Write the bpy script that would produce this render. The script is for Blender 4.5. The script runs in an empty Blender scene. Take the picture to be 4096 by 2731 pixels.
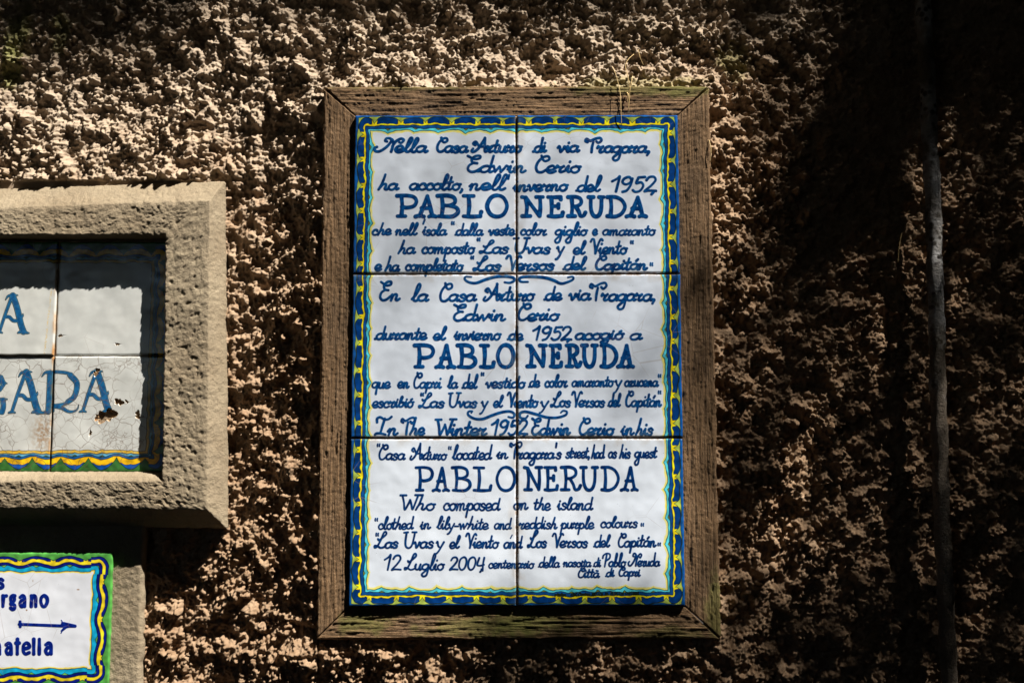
import bpy, bmesh, math, random
import numpy as np
from mathutils import Vector, Euler

# ------------------------------------------------------------------ camera, sky, sun, exposure
SC = bpy.context.scene
COL = SC.collection
CAM_LOC = np.array([-.00176, -1.57154, -.15516])
CAM_ROT = [math.radians(a) for a in (96.3473, .0538, .1475)]
cam = bpy.data.objects.new('camera', bpy.data.cameras.new('camera'))
COL.objects.link(cam)
cam.location = CAM_LOC; cam.rotation_euler = CAM_ROT
cam.data.lens = 45; cam.data.sensor_width = 36; cam.data.clip_start = .02; cam.data.clip_end = 500
SC.camera = cam

SUN_DIR = np.array([.4545, -.296, .840]); SUN_DIR /= np.linalg.norm(SUN_DIR)
SUN_EL = math.asin(SUN_DIR[2]); SUN_AZ = math.atan2(SUN_DIR[0], SUN_DIR[1])
world = bpy.data.worlds.new('World'); SC.world = world; world.use_nodes = True
wn = world.node_tree; bg = wn.nodes['Background']
sky = wn.nodes.new('ShaderNodeTexSky'); sky.sky_type = 'NISHITA'; sky.sun_disc = False
sky.sun_elevation = SUN_EL; sky.sun_rotation = SUN_AZ
wn.links.new(sky.outputs[0], bg.inputs[0]); bg.inputs[1].default_value = .06
sun = bpy.data.objects.new('sun', bpy.data.lights.new('sun', 'SUN')); COL.objects.link(sun)
sun.data.energy = 5.0; sun.data.angle = math.radians(.5); sun.data.color = (1, .935, .84)
sun.rotation_euler = Vector(SUN_DIR).to_track_quat('Z', 'Y').to_euler(); sun.location = (3, -3, 6)
SC.view_settings.view_transform = 'Standard'; SC.view_settings.look = 'None'
SC.view_settings.exposure = 1.22; SC.view_settings.gamma = 1

# ------------------------------------------------------------------ helpers
CR = np.array(Euler(CAM_ROT).to_matrix())
FPX = 45 / 36 * 4096
def at(px, py, Y=0.0):
    """a point measured in the photograph (4096 px wide) -> (x, z) on the plane y=Y of the wall"""
    d = CR @ np.array([px - 2048, 1365.5 - py, -FPX])
    t = (Y - CAM_LOC[1]) / d[1]
    p = CAM_LOC + d * t
    return p[0], p[2]

_rs = np.random.RandomState(7)
_perm = _rs.permutation(256).astype(np.int32); _perm = np.concatenate([_perm, _perm, _perm])
_ga = _rs.rand(256) * 2 * np.pi
_gx = np.cos(_ga).astype(np.float32); _gy = np.sin(_ga).astype(np.float32)
def noise(x, y, seed=0):
    x = np.asarray(x, np.float32) + seed * 17.31; y = np.asarray(y, np.float32) + seed * 9.77
    xf = np.floor(x); yf = np.floor(y); X = xf.astype(np.int32) & 255; Y = yf.astype(np.int32) & 255
    x = x - xf; y = y - yf
    u = x * x * x * (x * (x * 6 - 15) + 10); v = y * y * y * (y * (y * 6 - 15) + 10)
    a = _perm[X] + Y; b = _perm[X + 1] + Y
    i0, i1, i2, i3 = _perm[a], _perm[b], _perm[a + 1], _perm[b + 1]
    n0 = _gx[i0] * x + _gy[i0] * y; n1 = _gx[i1] * (x - 1) + _gy[i1] * y
    n2 = _gx[i2] * x + _gy[i2] * (y - 1); n3 = _gx[i3] * (x - 1) + _gy[i3] * (y - 1)
    p = n0 + u * (n1 - n0); q = n2 + u * (n3 - n2)
    return (p + v * (q - p)) * 1.5
def fbm(x, y, seed=0, o=4, g=.5):
    s = 0; a = 1
    for k in range(o):
        s = s + a * noise(x * 2 ** k, y * 2 ** k, seed + k * 3); a *= g
    return s

def mesh_np(name, verts, quads, mat, parent=None, uv=None, smooth=True):
    me = bpy.data.meshes.new(name)
    v = np.ascontiguousarray(verts, np.float32); f = np.ascontiguousarray(quads, np.int32); n = f.shape[1]
    me.vertices.add(len(v)); me.vertices.foreach_set('co', v.ravel())
    me.loops.add(f.size); me.loops.foreach_set('vertex_index', f.ravel())
    me.polygons.add(len(f)); me.polygons.foreach_set('loop_start', np.arange(0, f.size, n, dtype=np.int32))
    me.polygons.foreach_set('loop_total', np.full(len(f), n, np.int32))
    if uv is not None:
        l = me.uv_layers.new(name='UVMap'); l.data.foreach_set('uv', np.ascontiguousarray(uv[f.ravel()], np.float32).ravel())
    me.update(calc_edges=True)
    me.polygons.foreach_set('use_smooth', np.full(len(f), smooth, bool))
    if mat: me.materials.append(mat)
    o = bpy.data.objects.new(name, me); COL.objects.link(o)
    if parent: o.parent = parent
    return o
def gridq(ny, nx, flip=False):
    i = np.arange(ny * nx).reshape(ny, nx)
    q = np.stack([i[:-1, :-1], i[:-1, 1:], i[1:, 1:], i[1:, :-1]], -1).reshape(-1, 4)
    return q[:, ::-1] if flip else q
def tag(o, label=None, cat=None, group=None, kind=None):
    for k, v in (('label', label), ('category', cat), ('group', group), ('kind', kind)):
        if v: o[k] = v
    return o
def empty(name, loc=(0, 0, 0)):
    o = bpy.data.objects.new(name, None); COL.objects.link(o); o.location = loc; o.empty_display_size = .05
    return o
def tube(name, pts, rad, mat, parent=None, n=8):
    pts = [Vector(p) for p in pts]; V = []; m = len(pts)
    rad = rad if hasattr(rad, '__len__') else [rad] * m
    for i, p in enumerate(pts):
        t = (pts[min(i + 1, m - 1)] - pts[max(i - 1, 0)]).normalized()
        a = t.cross(Vector((.31, 1, .17))).normalized(); b = t.cross(a)
        for k in range(n):
            w = 2 * math.pi * k / n; V.append(p + (a * math.cos(w) + b * math.sin(w)) * rad[i])
    F = [(i * n + k, i * n + (k + 1) % n, (i + 1) * n + (k + 1) % n, (i + 1) * n + k) for i in range(m - 1) for k in range(n)]
    V += [pts[0], pts[-1]]; c = m * n
    for k in range(n):
        F.append((c, (k + 1) % n, k, k)); F.append((c + 1, (m - 1) * n + k, (m - 1) * n + (k + 1) % n, (m - 1) * n + (k + 1) % n))
    me = bpy.data.meshes.new(name)
    me.from_pydata([tuple(v) for v in V], [], [tuple(dict.fromkeys(f)) for f in F]); me.update()
    me.polygons.foreach_set('use_smooth', [True] * len(me.polygons)); me.materials.append(mat)
    o = bpy.data.objects.new(name, me); COL.objects.link(o)
    if parent: o.parent = parent
    return o

# ------------------------------------------------------------------ materials
class NT:
    def __init__(s, name, rough=.8, spec=.3):
        s.m = bpy.data.materials.new(name); s.m.use_nodes = True; s.t = s.m.node_tree
        s.b = s.t.nodes['Principled BSDF']; s.b.inputs['Roughness'].default_value = rough
        s.b.inputs['Specular IOR Level'].default_value = spec
        s.co = s.t.nodes.new('ShaderNodeTexCoord').outputs['Object']
    def put(s, inp, v):
        if hasattr(v, 'is_linked'): s.t.links.new(v, inp)
        else: inp.default_value = v
    def noise(s, scale, detail=4, rough=.55, vec=None, dist=0):
        n = s.t.nodes.new('ShaderNodeTexNoise'); s.put(n.inputs['Vector'], vec if vec else s.co)
        n.inputs['Scale'].default_value = scale; n.inputs['Detail'].default_value = detail
        n.inputs['Roughness'].default_value = rough; n.inputs['Distortion'].default_value = dist
        return n.outputs['Fac']
    def vor(s, scale, feat='F1', vec=None, rnd=1):
        n = s.t.nodes.new('ShaderNodeTexVoronoi'); n.feature = feat; s.put(n.inputs['Vector'], vec if vec else s.co)
        n.inputs['Scale'].default_value = scale; n.inputs['Randomness'].default_value = rnd
        return n.outputs['Distance']
    def ramp(s, f, a, b, c0=0., c1=1.):
        n = s.t.nodes.new('ShaderNodeMapRange'); n.inputs['From Min'].default_value = a; n.inputs['From Max'].default_value = b
        n.inputs['To Min'].default_value = c0; n.inputs['To Max'].default_value = c1; s.put(n.inputs['Value'], f)
        return n.outputs[0]
    def math(s, op, a, b=0.):
        n = s.t.nodes.new('ShaderNodeMath'); n.operation = op; s.put(n.inputs[0], a); s.put(n.inputs[1], b); return n.outputs[0]
    def mix(s, f, a, b, mode='MIX'):
        n = s.t.nodes.new('ShaderNodeMix'); n.data_type = 'RGBA'; n.blend_type = mode
        s.put(n.inputs[0], f)
        for i, v in ((6, a), (7, b)):
            s.put(n.inputs[i], v if hasattr(v, 'is_linked') else (*v, 1))
        return n.outputs[2]
    def scale(s, v, vec=None):
        n = s.t.nodes.new('ShaderNodeMapping'); s.put(n.inputs[0], vec if vec else s.co); n.inputs['Scale'].default_value = v
        return n.outputs[0]
    def bump(s, h, dist, strength=1.):
        n = s.t.nodes.new('ShaderNodeBump'); s.put(n.inputs['Height'], h); n.inputs['Distance'].default_value = dist
        n.inputs['Strength'].default_value = strength
        s.put(s.b.inputs['Normal'], n.outputs[0]); return n
    def col(s, v): s.put(s.b.inputs['Base Color'], v if hasattr(v, 'is_linked') else (*v, 1)); return s.m
    def sep(s):
        n = s.t.nodes.new('ShaderNodeSeparateXYZ'); s.t.links.new(s.co, n.inputs[0]); return n.outputs
    def blob(s, x, z, rx, rz, soft=.5, warp=.012):
        """soft-edged patch round (x,z), broken up by noise: moss, stains"""
        sx, sy, sz = s.sep()
        a = s.math('DIVIDE', s.math('SUBTRACT', sx, x), rx); b = s.math('DIVIDE', s.math('SUBTRACT', sz, z), rz)
        r = s.math('SQRT', s.math('ADD', s.math('MULTIPLY', a, a), s.math('MULTIPLY', b, b)))
        r = s.math('ADD', r, s.ramp(s.noise(45, 5, .65), .3, .7, -.5, .5))
        return s.ramp(r, 1, 1 - soft)

def mat_wall():
    t = NT('rough_render', .95, .15)
    n1 = t.noise(9, 5); n2 = t.noise(90, 4, .6); n3 = t.noise(700, 3, .7); n4 = t.noise(28, 4, .6)
    c = t.mix(t.ramp(n1, .35, .65), (.26, .168, .10), (.34, .235, .15))
    c = t.mix(t.ramp(n2, .3, .75), c, (.46, .355, .255))
    c = t.mix(t.ramp(n4, .62, .8), c, (.17, .10, .06))
    c = t.mix(t.ramp(n3, .35, .7, 0, .5), c, (.15, .105, .075))
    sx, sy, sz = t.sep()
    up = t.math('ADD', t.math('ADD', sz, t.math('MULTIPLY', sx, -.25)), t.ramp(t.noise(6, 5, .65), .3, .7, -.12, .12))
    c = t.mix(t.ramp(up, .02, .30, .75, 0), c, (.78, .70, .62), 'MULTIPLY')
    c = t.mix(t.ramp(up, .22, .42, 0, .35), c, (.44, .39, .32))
    for args in MOSS_WALL:
        c = t.mix(t.math('MULTIPLY', t.blob(*args[:4]), args[4]), c, (.20, .22, .045))
    t.bump(t.math('ADD', t.math('MULTIPLY', t.noise(420, 4, .7), 1.0), t.math('MULTIPLY', n3, .4)), .0007)
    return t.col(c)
def mat_cement():
    t = NT('grey_cement', .9, .2)
    n1 = t.noise(14, 5); n3 = t.noise(900, 3, .7); n2 = t.noise(120, 4)
    c = t.mix(t.ramp(n1, .35, .65), (.27, .21, .138), (.355, .29, .20))
    c = t.mix(t.ramp(n2, .5, .75, 0, .7), c, (.24, .195, .135))
    c = t.mix(t.ramp(n3, .35, .65, 0, .45), c, (.2, .17, .12))
    t.bump(t.math('ADD', t.noise(430, 3, .75), t.math('MULTIPLY', n3, .5)), .0014)
    return t.col(c)
def mat_wood(axis):
    sc = (1, 1, .045) if axis == 'z' else (.045, 1, 1)
    t = NT('weathered_wood_' + ('upright' if axis == 'z' else 'level'), .85, .2)
    v = t.scale(sc); g = t.noise(520, 4, .6, v); g2 = t.noise(150, 4, .6, v); s = t.noise(1100, 2, .6); b = t.noise(25, 4)
    c = t.mix(t.ramp(b, .35, .65), (.155, .088, .041), (.21, .125, .064))
    c = t.mix(t.ramp(g, .35, .62, .75, 0), c, (.13, .085, .05))
    c = t.mix(t.ramp(s, .45, .72, 0, .6), c, (.36, .24, .14))
    c = t.mix(t.ramp(g2, .58, .7, 0, .6), c, (.12, .08, .05)); c = t.mix(t.ramp(t.noise(13, 5, .65), .5, .68, 0, .55), c, (.075, .05, .032))
    for args in MOSS_FRAME:
        c = t.mix(t.math('MULTIPLY', t.blob(*args[:4]), args[4]), c, (.10, .115, .022))
    h = t.math('ADD', t.math('MULTIPLY', g, 2.3), t.math('ADD', t.math('MULTIPLY', s, .55), t.math('MULTIPLY', g2, 1.8)))
    t.bump(h, .0013)
    return t.col(c)
def mat_tile(name, img, crack=None, crack_amt=0.):
    t = NT(name, .16, .38)
    im = t.t.nodes.new('ShaderNodeTexImage'); im.image = img; im.interpolation = 'Cubic'; im.extension = 'EXTEND'
    uv = t.t.nodes.new('ShaderNodeTexCoord'); t.t.links.new(uv.outputs['UV'], im.inputs[0])
    c = im.outputs['Color']
    c = t.mix(t.ramp(t.noise(11, 4), .3, .7, 0, .16), c, (.50, .52, .55), 'MULTIPLY')
    oi = t.t.nodes.new('ShaderNodeObjectInfo').outputs['Random']
    c = t.mix(t.ramp(oi, 0, 1, .0, .55), c, (.86, .88, .93), 'MULTIPLY')
    lines = t.vor(34, 'DISTANCE_TO_EDGE')
    c = t.mix(t.math('MULTIPLY', t.ramp(lines, .012, .003), t.ramp(t.noise(9, 3), .54, .62, 0, .35)), c, (.3, .24, .2))
    spk = t.vor(260)
    c = t.mix(t.math('MULTIPLY', t.ramp(spk, .10, .05), t.ramp(t.noise(60, 2), .6, .68)), c, (.12, .1, .08))
    if crack_amt:
        n = t.t.nodes.new('ShaderNodeTexNoise'); n.inputs['Scale'].default_value = 60; t.put(n.inputs['Vector'], t.co)
        w = t.t.nodes.new('ShaderNodeMix'); w.data_type = 'VECTOR'; w.inputs[0].default_value = .012
        t.t.links.new(t.co, w.inputs[4]); t.t.links.new(n.outputs['Color'], w.inputs[5])
        e = t.vor(62, 'DISTANCE_TO_EDGE', w.outputs[1]); e2 = t.vor(130, 'DISTANCE_TO_EDGE', w.outputs[1])
        sx, sy, sz = t.sep()
        low = t.ramp(sz, CRACK_Z + .004, CRACK_Z - .004)
        k = t.math('MULTIPLY', t.ramp(e, .03, .008), t.ramp(t.noise(18, 3), .36, .5))
        k2 = t.math('MULTIPLY', t.ramp(e2, .045, .015), t.ramp(t.noise(24, 3), .52, .6))
        k = t.math('MULTIPLY', t.math('MAXIMUM', k, k2), low)
        c = t.mix(t.math('MULTIPLY', k, crack_amt), c, (.13, .08, .05))
    r = t.ramp(t.noise(35, 4), .3, .7, .10, .26); t.put(t.b.inputs['Roughness'], r)
    t.b.inputs['Coat Weight'].default_value = 0
    t.bump(t.math('ADD', t.math('MULTIPLY', t.noise(22, 2), 1.0), t.math('MULTIPLY', im.outputs['Alpha'], .12)), .0016)
    return t.col(c)
def mat_simple(name, c0, c1, sc, rough=.9, bump=0., bs=None):
    t = NT(name, rough, .25); n = t.noise(sc, 5, .6)
    if bump: t.bump(t.noise(bs or sc, 4, .65), bump)
    return t.col(t.mix(t.ramp(n, .35, .65), c0, c1))
def mat_pipe():
    t = NT('flaked_pipe_paint', .7, .3)
    sp = t.vor(120); pa = t.noise(22, 5, .65); big = t.noise(7, 3, .6)
    sx, sy, sz = t.sep()
    c = t.mix(t.ramp(t.noise(60, 4), .4, .6), (.44, .44, .45), (.26, .25, .24))
    c = t.mix(t.math('MULTIPLY', t.ramp(sp, .5, .3), t.ramp(pa, .4, .52)), c, (.03, .025, .02))
    c = t.mix(t.ramp(big, .5, .6), c, (.12, .10, .07))
    low = t.ramp(t.math('ADD', sz, t.ramp(pa, .3, .7, -.06, .06)), .02, -.03)
    c = t.mix(low, c, t.mix(t.ramp(pa, .4, .6), (.17, .135, .10), (.28, .23, .18)))
    t.bump(t.math('ADD', t.noise(260, 4, .7), pa), .0045)
    return t.col(c)

def blob_at(px, py, rx, rz, amt): x, z = at(px, py); return (x, z, rx, rz, amt)
MOSS_WALL = [blob_at(60, 110, .022, .04, .6), blob_at(230, 130, .012, .03, .5), blob_at(2560, 335, .10, .012, .3),
             blob_at(2950, 240, .03, .03, .4), blob_at(20, 260, .02, .03, .6)]
MOSS_FRAME = [blob_at(2540, 370, .12, .012, .5), blob_at(2750, 370, .05, .012, .4), blob_at(1950, 2500, .10, .018, .55), blob_at(1480, 2480, .04, .016, .6),
              blob_at(2120, 2480, .08, .022, .5), blob_at(2850, 2440, .014, .05, .55), blob_at(1700, 360, .16, .008, .4), blob_at(2650, 2530, .05, .012, .45)]
CRACK_Z = at(200, 1425, -.0115)[1]

# ------------------------------------------------------------------ brush lettering: a hand-made stroke alphabet
LOW = {
 'a': (1.12, "1.0,.85 .6,1.02 .2,.85 .02,.45 .2,.05 .55,.02 .85,.35 .98,.9;.98,.9 .88,.35 1.0,.03 1.22,.2"),
 'b': (1.0, ".05,.3 .4,1.1 .6,1.8 .45,2 .3,1.6 .15,.5 .25,.05 .6,.05 .85,.4 .75,.85 .45,.8;.75,.85 1.0,.75"),
 'c': (.96, ".8,.7 .75,.98 .35,.98 .05,.5 .25,.05 .6,0 .95,.2"),
 'd': (1.2, "-.15,.05 .02,.1;1.0,.85 .6,1.02 .2,.85 .02,.45 .2,.05 .55,.02 .85,.35 1.02,1;1.1,2 1.02,1.3 .93,.35 1.05,.03 1.3,.2"),
 'e': (.98, ".0,.4 .5,.42 .86,.7 .6,1.05 .2,.9 .03,.4 .25,.0 .65,-.02 .98,.2"),
 'g': (1.15, "1.0,.85 .6,1.02 .2,.85 .02,.45 .2,.1 .55,.05 .85,.35 .98,.95;.98,.9 1.0,.1 .85,-.8 .4,-1 .12,-.7 .5,-.3 1.2,.2"),
 'h': (1.2, ".55,2 .42,1.4 .2,.6 0,0;.15,.4 .45,.9 .75,.95 .8,.6 .72,.15 .95,0 1.2,.25"),
 'i': (.58, ".0,.5 .25,1 .2,.3 .35,0 .6,.2;.32,1.38 .34,1.42"),
 'l': (.7, ".02,.3 .45,1.1 .72,1.75 .6,2.02 .4,1.8 .22,.8 .22,.15 .48,0 .75,.25"),
 'm': (1.7, "0,.6 .2,.98 .25,.6 .15,0;.2,.5 .5,.98 .72,.85 .68,0;.7,.5 1.0,.98 1.25,.85 1.2,.15 1.4,0 1.7,.25"),
 'n': (1.15, "0,.6 .2,.98 .25,.6 .15,0;.2,.5 .5,.98 .75,.85 .7,.15 .9,0 1.15,.25"),
 'o': (1.0, ".5,1.02 .12,.8 .02,.4 .3,.0 .65,.04 .88,.45 .75,.9 .5,1.02 .7,.95 .98,.95"),
 'p': (1.12, "0,.6 .25,1 .2,.3 .05,-1;.2,.5 .55,1 .9,.8 .9,.3 .6,0 .25,.1;.7,.03 1.12,.2"),
 'q': (1.15, "1.0,.85 .6,1.02 .2,.85 .02,.45 .2,.1 .55,.05 .85,.35 1,.98;1,.95 .9,0 .85,-1;.9,-.1 1.2,.2"),
 'r': (1.0, ".02,.72 .1,1.04 .24,.86;.2,.9 .46,.84 .78,1.0;.78,1.0 .5,.5 .42,.14 .6,-.02 .98,.18"),
 's': (.9, ".82,.8 .55,1.04 .2,.88 .35,.58 .72,.38 .66,.04 .3,-.04 .0,.18"),
 't': (.75, ".42,1.7 .3,.9 .22,.2 .4,0 .75,.2;.0,1.12 .7,1.2"),
 'u': (1.15, ".02,.6 .15,.98 .12,.25 .35,0 .65,.15 .85,.95;.85,.9 .82,.15 .95,0 1.2,.25"),
 'v': (.95, "0,.75 .15,1 .3,.6 .42,.03 .7,.5 .8,.98 1.0,.85"),
 'w': (1.55, "0,.9 .12,1.0;.12,1.0 .35,.02;.35,.02 .7,.9;.7,.9 .9,.02;.9,.02 1.2,.6 1.35,1.02 1.55,.9"),
 'y': (1.0, "0,.8 .12,1 .25,.4 .42,.1;.95,1 .7,.3 .45,-.45 .2,-.9 0,-1"),
 'z': (.95, ".05,.85 .35,1 .8,.92 .4,.5 .05,.05 .5,.02 .95,.1"),
 ',': (.45, ".25,.12 .3,-.02 .12,-.38"), "'": (.4, ".22,1.95 .2,1.55"), '-': (.8, ".1,.5 .7,.5"), '"': (.6, ".1,2 .12,1.7;.42,2 .44,1.7"),
 '1': (.85, ".0,1.35 .4,1.7 .6,2 .55,1 .5,0"), '9': (1.05, ".9,1.55 .6,1.97 .2,1.75 .1,1.3 .4,1.0 .75,1.2 .92,1.75;.92,1.75 .85,.9 .6,.2 .25,0"),
 '5': (1.05, ".4,1.85 .3,1.15 .7,1.25 .95,.8 .75,.15 .35,-.02 .1,.2;.4,1.9 .95,1.95"),
 '2': (1.15, ".1,1.5 .3,1.9 .7,1.95 .9,1.5 .6,.8 .1,.05 .45,.12 1.1,.08"),
 '0': (1.15, ".55,1.98 .15,1.6 .1,.6 .45,.02 .85,.3 1.0,1.2 .85,1.8 .55,1.98"),
 '4': (1.1, ".3,1.9 .15,1.1 .2,.75 .6,.7 1.0,.85;.95,1.9 .9,1.0 .95,-.1"),
}
LOW['á'] = (1.12, LOW['a'][1] + ";.65,1.35 .85,1.55"); LOW['à'] = (1.12, LOW['a'][1] + ";.5,1.45 .8,1.38")
LOW['ó'] = (1.02, LOW['o'][1] + ";.5,1.35 .68,1.5")
CAP = {
 'N': (1.2, "-.8,.72 -1.0,.5 -.85,.12 -.4,.12 .2,.8 .5,1.6 .35,1.95 .0,1.95 -.1,1.6 .1,1.5;.3,1.95 .6,1.7 .72,1.0 .65,.05;.7,.8 .95,1.5 1.4,1.9 1.7,1.7 1.5,1.3 1.3,1.4"),
 'C': (1.15, ".35,2.0 .45,1.65 .75,1.35 1.1,1.55 1.0,1.9 .65,1.9 .2,1.4 .02,.7 .2,.1 .6,.0 1.0,.3"),
 'A': (1.2, "-.55,.45 -.7,.1 -.4,-.0 .1,.5 .55,1.5 .7,2;.7,2 .8,1 .9,.1 1.1,.05 1.3,.3;-.35,1.0 -.6,1.2 -.35,1.45 -.05,1.1 .2,.75 .8,.8"),
 'E': (1.2, "-.2,1.98 .0,1.85 .4,1.6 .85,1.7 .85,1.98 .5,1.98 .2,1.65 .3,1.2 .7,1.1;.45,1.12 .05,.8 .0,.3 .3,0 .7,.08 1.05,.4"),
 'T': (.75, "-.5,1.45 -.75,1.6 -.65,1.9 -.2,1.65 .35,1.95 .85,2.05 1.05,1.7 .75,1.35 .5,1.55;.15,1.5 .08,.8 .1,.02"),
 'L': (1.15, "-.05,1.1 .1,.95 .5,1.25 .95,1.7 .85,2 .6,1.85 .35,1.0 .0,.2 -.3,.02 -.35,.25 .0,.22 .45,0 .9,.1 1.1,.3"),
 'U': (1.4, "-.3,1.9 .2,1.95;.0,1.9 .0,.8 .15,.2 .55,0 .9,.3 1.05,1.2 1.1,1.9;.8,1.95 1.35,1.95"),
 'V': (1.0, "-.4,1.6 -.25,1.95 .0,1.9 .15,1.4 .35,.6 .42,.03;.42,.03 .6,1 .85,1.8 1.05,1.98 1.2,1.8"),
 'W': (1.85, "-.2,1.98 .4,1.98;.05,1.9 .3,1 .5,.05 .8,.9 .9,1.3;.9,1.3 1.1,.7 1.3,.05 1.5,1 1.65,1.9;1.35,1.98 2.0,1.98"),
 'I': (1.0, "-.4,1.4 -.45,1.8 -.15,1.95 .3,1.7 .7,1.75 .95,2;.35,1.75 .25,1.0 .15,.15;-.35,.0 -.2,.12 .2,.12 .7,.0"),
 'P': (1.0, ".3,1.8 .2,.9 .1,.0;-.5,1.3 -.4,1.7 .2,2 .85,1.85 .85,1.3 .3,.95"),
}
for k in '125904': CAP[k] = LOW[k]
BLK = {  # serif capitals, unit box
 'P': ".22,.03 .26,.5 .22,.97;.0,.98 .5,.99 .85,.92 .98,.72 .85,.5 .5,.42 .25,.46;.03,.02 .42,.02",
 'A': ".58,.97 .42,.55 .2,.03;.58,.97 .68,.6 .82,.03;.3,.4 .72,.4;.0,.0 .2,.05 .4,.0;.66,.0 .82,.05 1,.0",
 'B': ".2,.03 .25,.5 .2,.97;.0,.98 .5,.99 .8,.88 .82,.65 .55,.53 .3,.53;.5,.53 .9,.42 .98,.2 .75,.02 .4,.0 .05,.02",
 'L': ".3,.97 .34,.5 .28,.03;.03,.98 .58,.97;.03,.02 .5,.0 .95,.02;.95,.02 .97,.14 1,.22",
 'O': ".5,1 .2,.88 .02,.5 .18,.12 .5,0 .82,.12 .98,.5 .82,.88 .5,1",
 'N': ".2,.03 .24,.5 .18,.95;.18,.95 .5,.5 .84,.03;.84,.03 .88,.5 .86,.97;.0,.98 .2,.95;.02,.02 .4,.02;.68,.98 1,.98",
 'E': ".22,.03 .25,.5 .22,.97;.0,.98 .4,.97 .85,.98;.85,.98 .86,.86;.25,.52 .7,.52;.7,.62 .7,.42;.02,.02 .4,.0 .95,.03;.95,.03 1,.2",
 'R': ".2,.03 .24,.5 .2,.97;.0,.98 .45,.99 .72,.88 .74,.66 .5,.52 .25,.5;.45,.5 .62,.25 .72,.03 .9,.05 1,.2;.0,.02 .4,.02",
 'U': ".15,.97 .16,.4 .3,.08 .52,.0 .72,.1 .84,.4 .86,.97;.0,.98 .32,.98;.7,.98 1,.98",
 'D': ".18,.03 .22,.5 .18,.97;.0,.98 .45,.98 .82,.82 1,.5 .82,.16 .45,.0 .0,.02",
}
PRN = {  # rounded upright lower case of the small sign, unit box (x-height 1)
 's': ".85,.85 .5,1 .15,.82 .3,.58 .75,.42 .85,.15 .45,0 .1,.12", 'r': ".15,1 .2,.5 .15,0;.2,.6 .45,.95 .95,.98",
 'g': ".9,.98 .5,1 .12,.85 .15,.5 .5,.4 .85,.6 .75,.95;.25,.42 .1,.2 .5,.18 .9,.1 .85,-.2 .45,-.28 .1,-.15",
 'a': ".1,.85 .5,1 .85,.8 .9,.0;.88,.55 .4,.58 .08,.3 .3,.0 .65,.05 .88,.3", 'n': ".12,1 .15,.5 .12,0;.15,.6 .45,.98 .85,.8 .88,0",
 'o': ".5,1 .12,.8 .05,.4 .3,.02 .65,.02 .95,.4 .9,.8 .5,1", 't': ".4,1.35 .35,.5 .35,0;.0,1 .85,1", 'e': ".12,.45 .9,.62 .8,.92 .45,1 .1,.75 .08,.25 .4,0 .9,.12",
 'l': ".5,1.35 .5,.6 .45,0", 'i': ".5,1 .5,.5 .45,0",
}
def parse(s): return [np.array([[float(c) for c in p.split(',')] for p in st.split()]) for st in s.split(';')]
def spline(P, n=6):
    if len(P) < 3: return P
    Q = np.vstack([2 * P[0] - P[1], P, 2 * P[-1] - P[-2]]); out = []
    if np.allclose(P[0], P[-1]): Q[0] = P[-2]; Q[-1] = P[1]
    for i in range(1, len(Q) - 2):
        for t in np.linspace(0, 1, n, endpoint=False):
            a, b, c, d = Q[i - 1:i + 3]
            out.append(.5 * (2 * b + (c - a) * t + (2 * a - 5 * b + 4 * c - d) * t * t + (3 * b - a - 3 * c + d) * t ** 3))
    out.append(P[-1]); return np.array(out)

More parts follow.
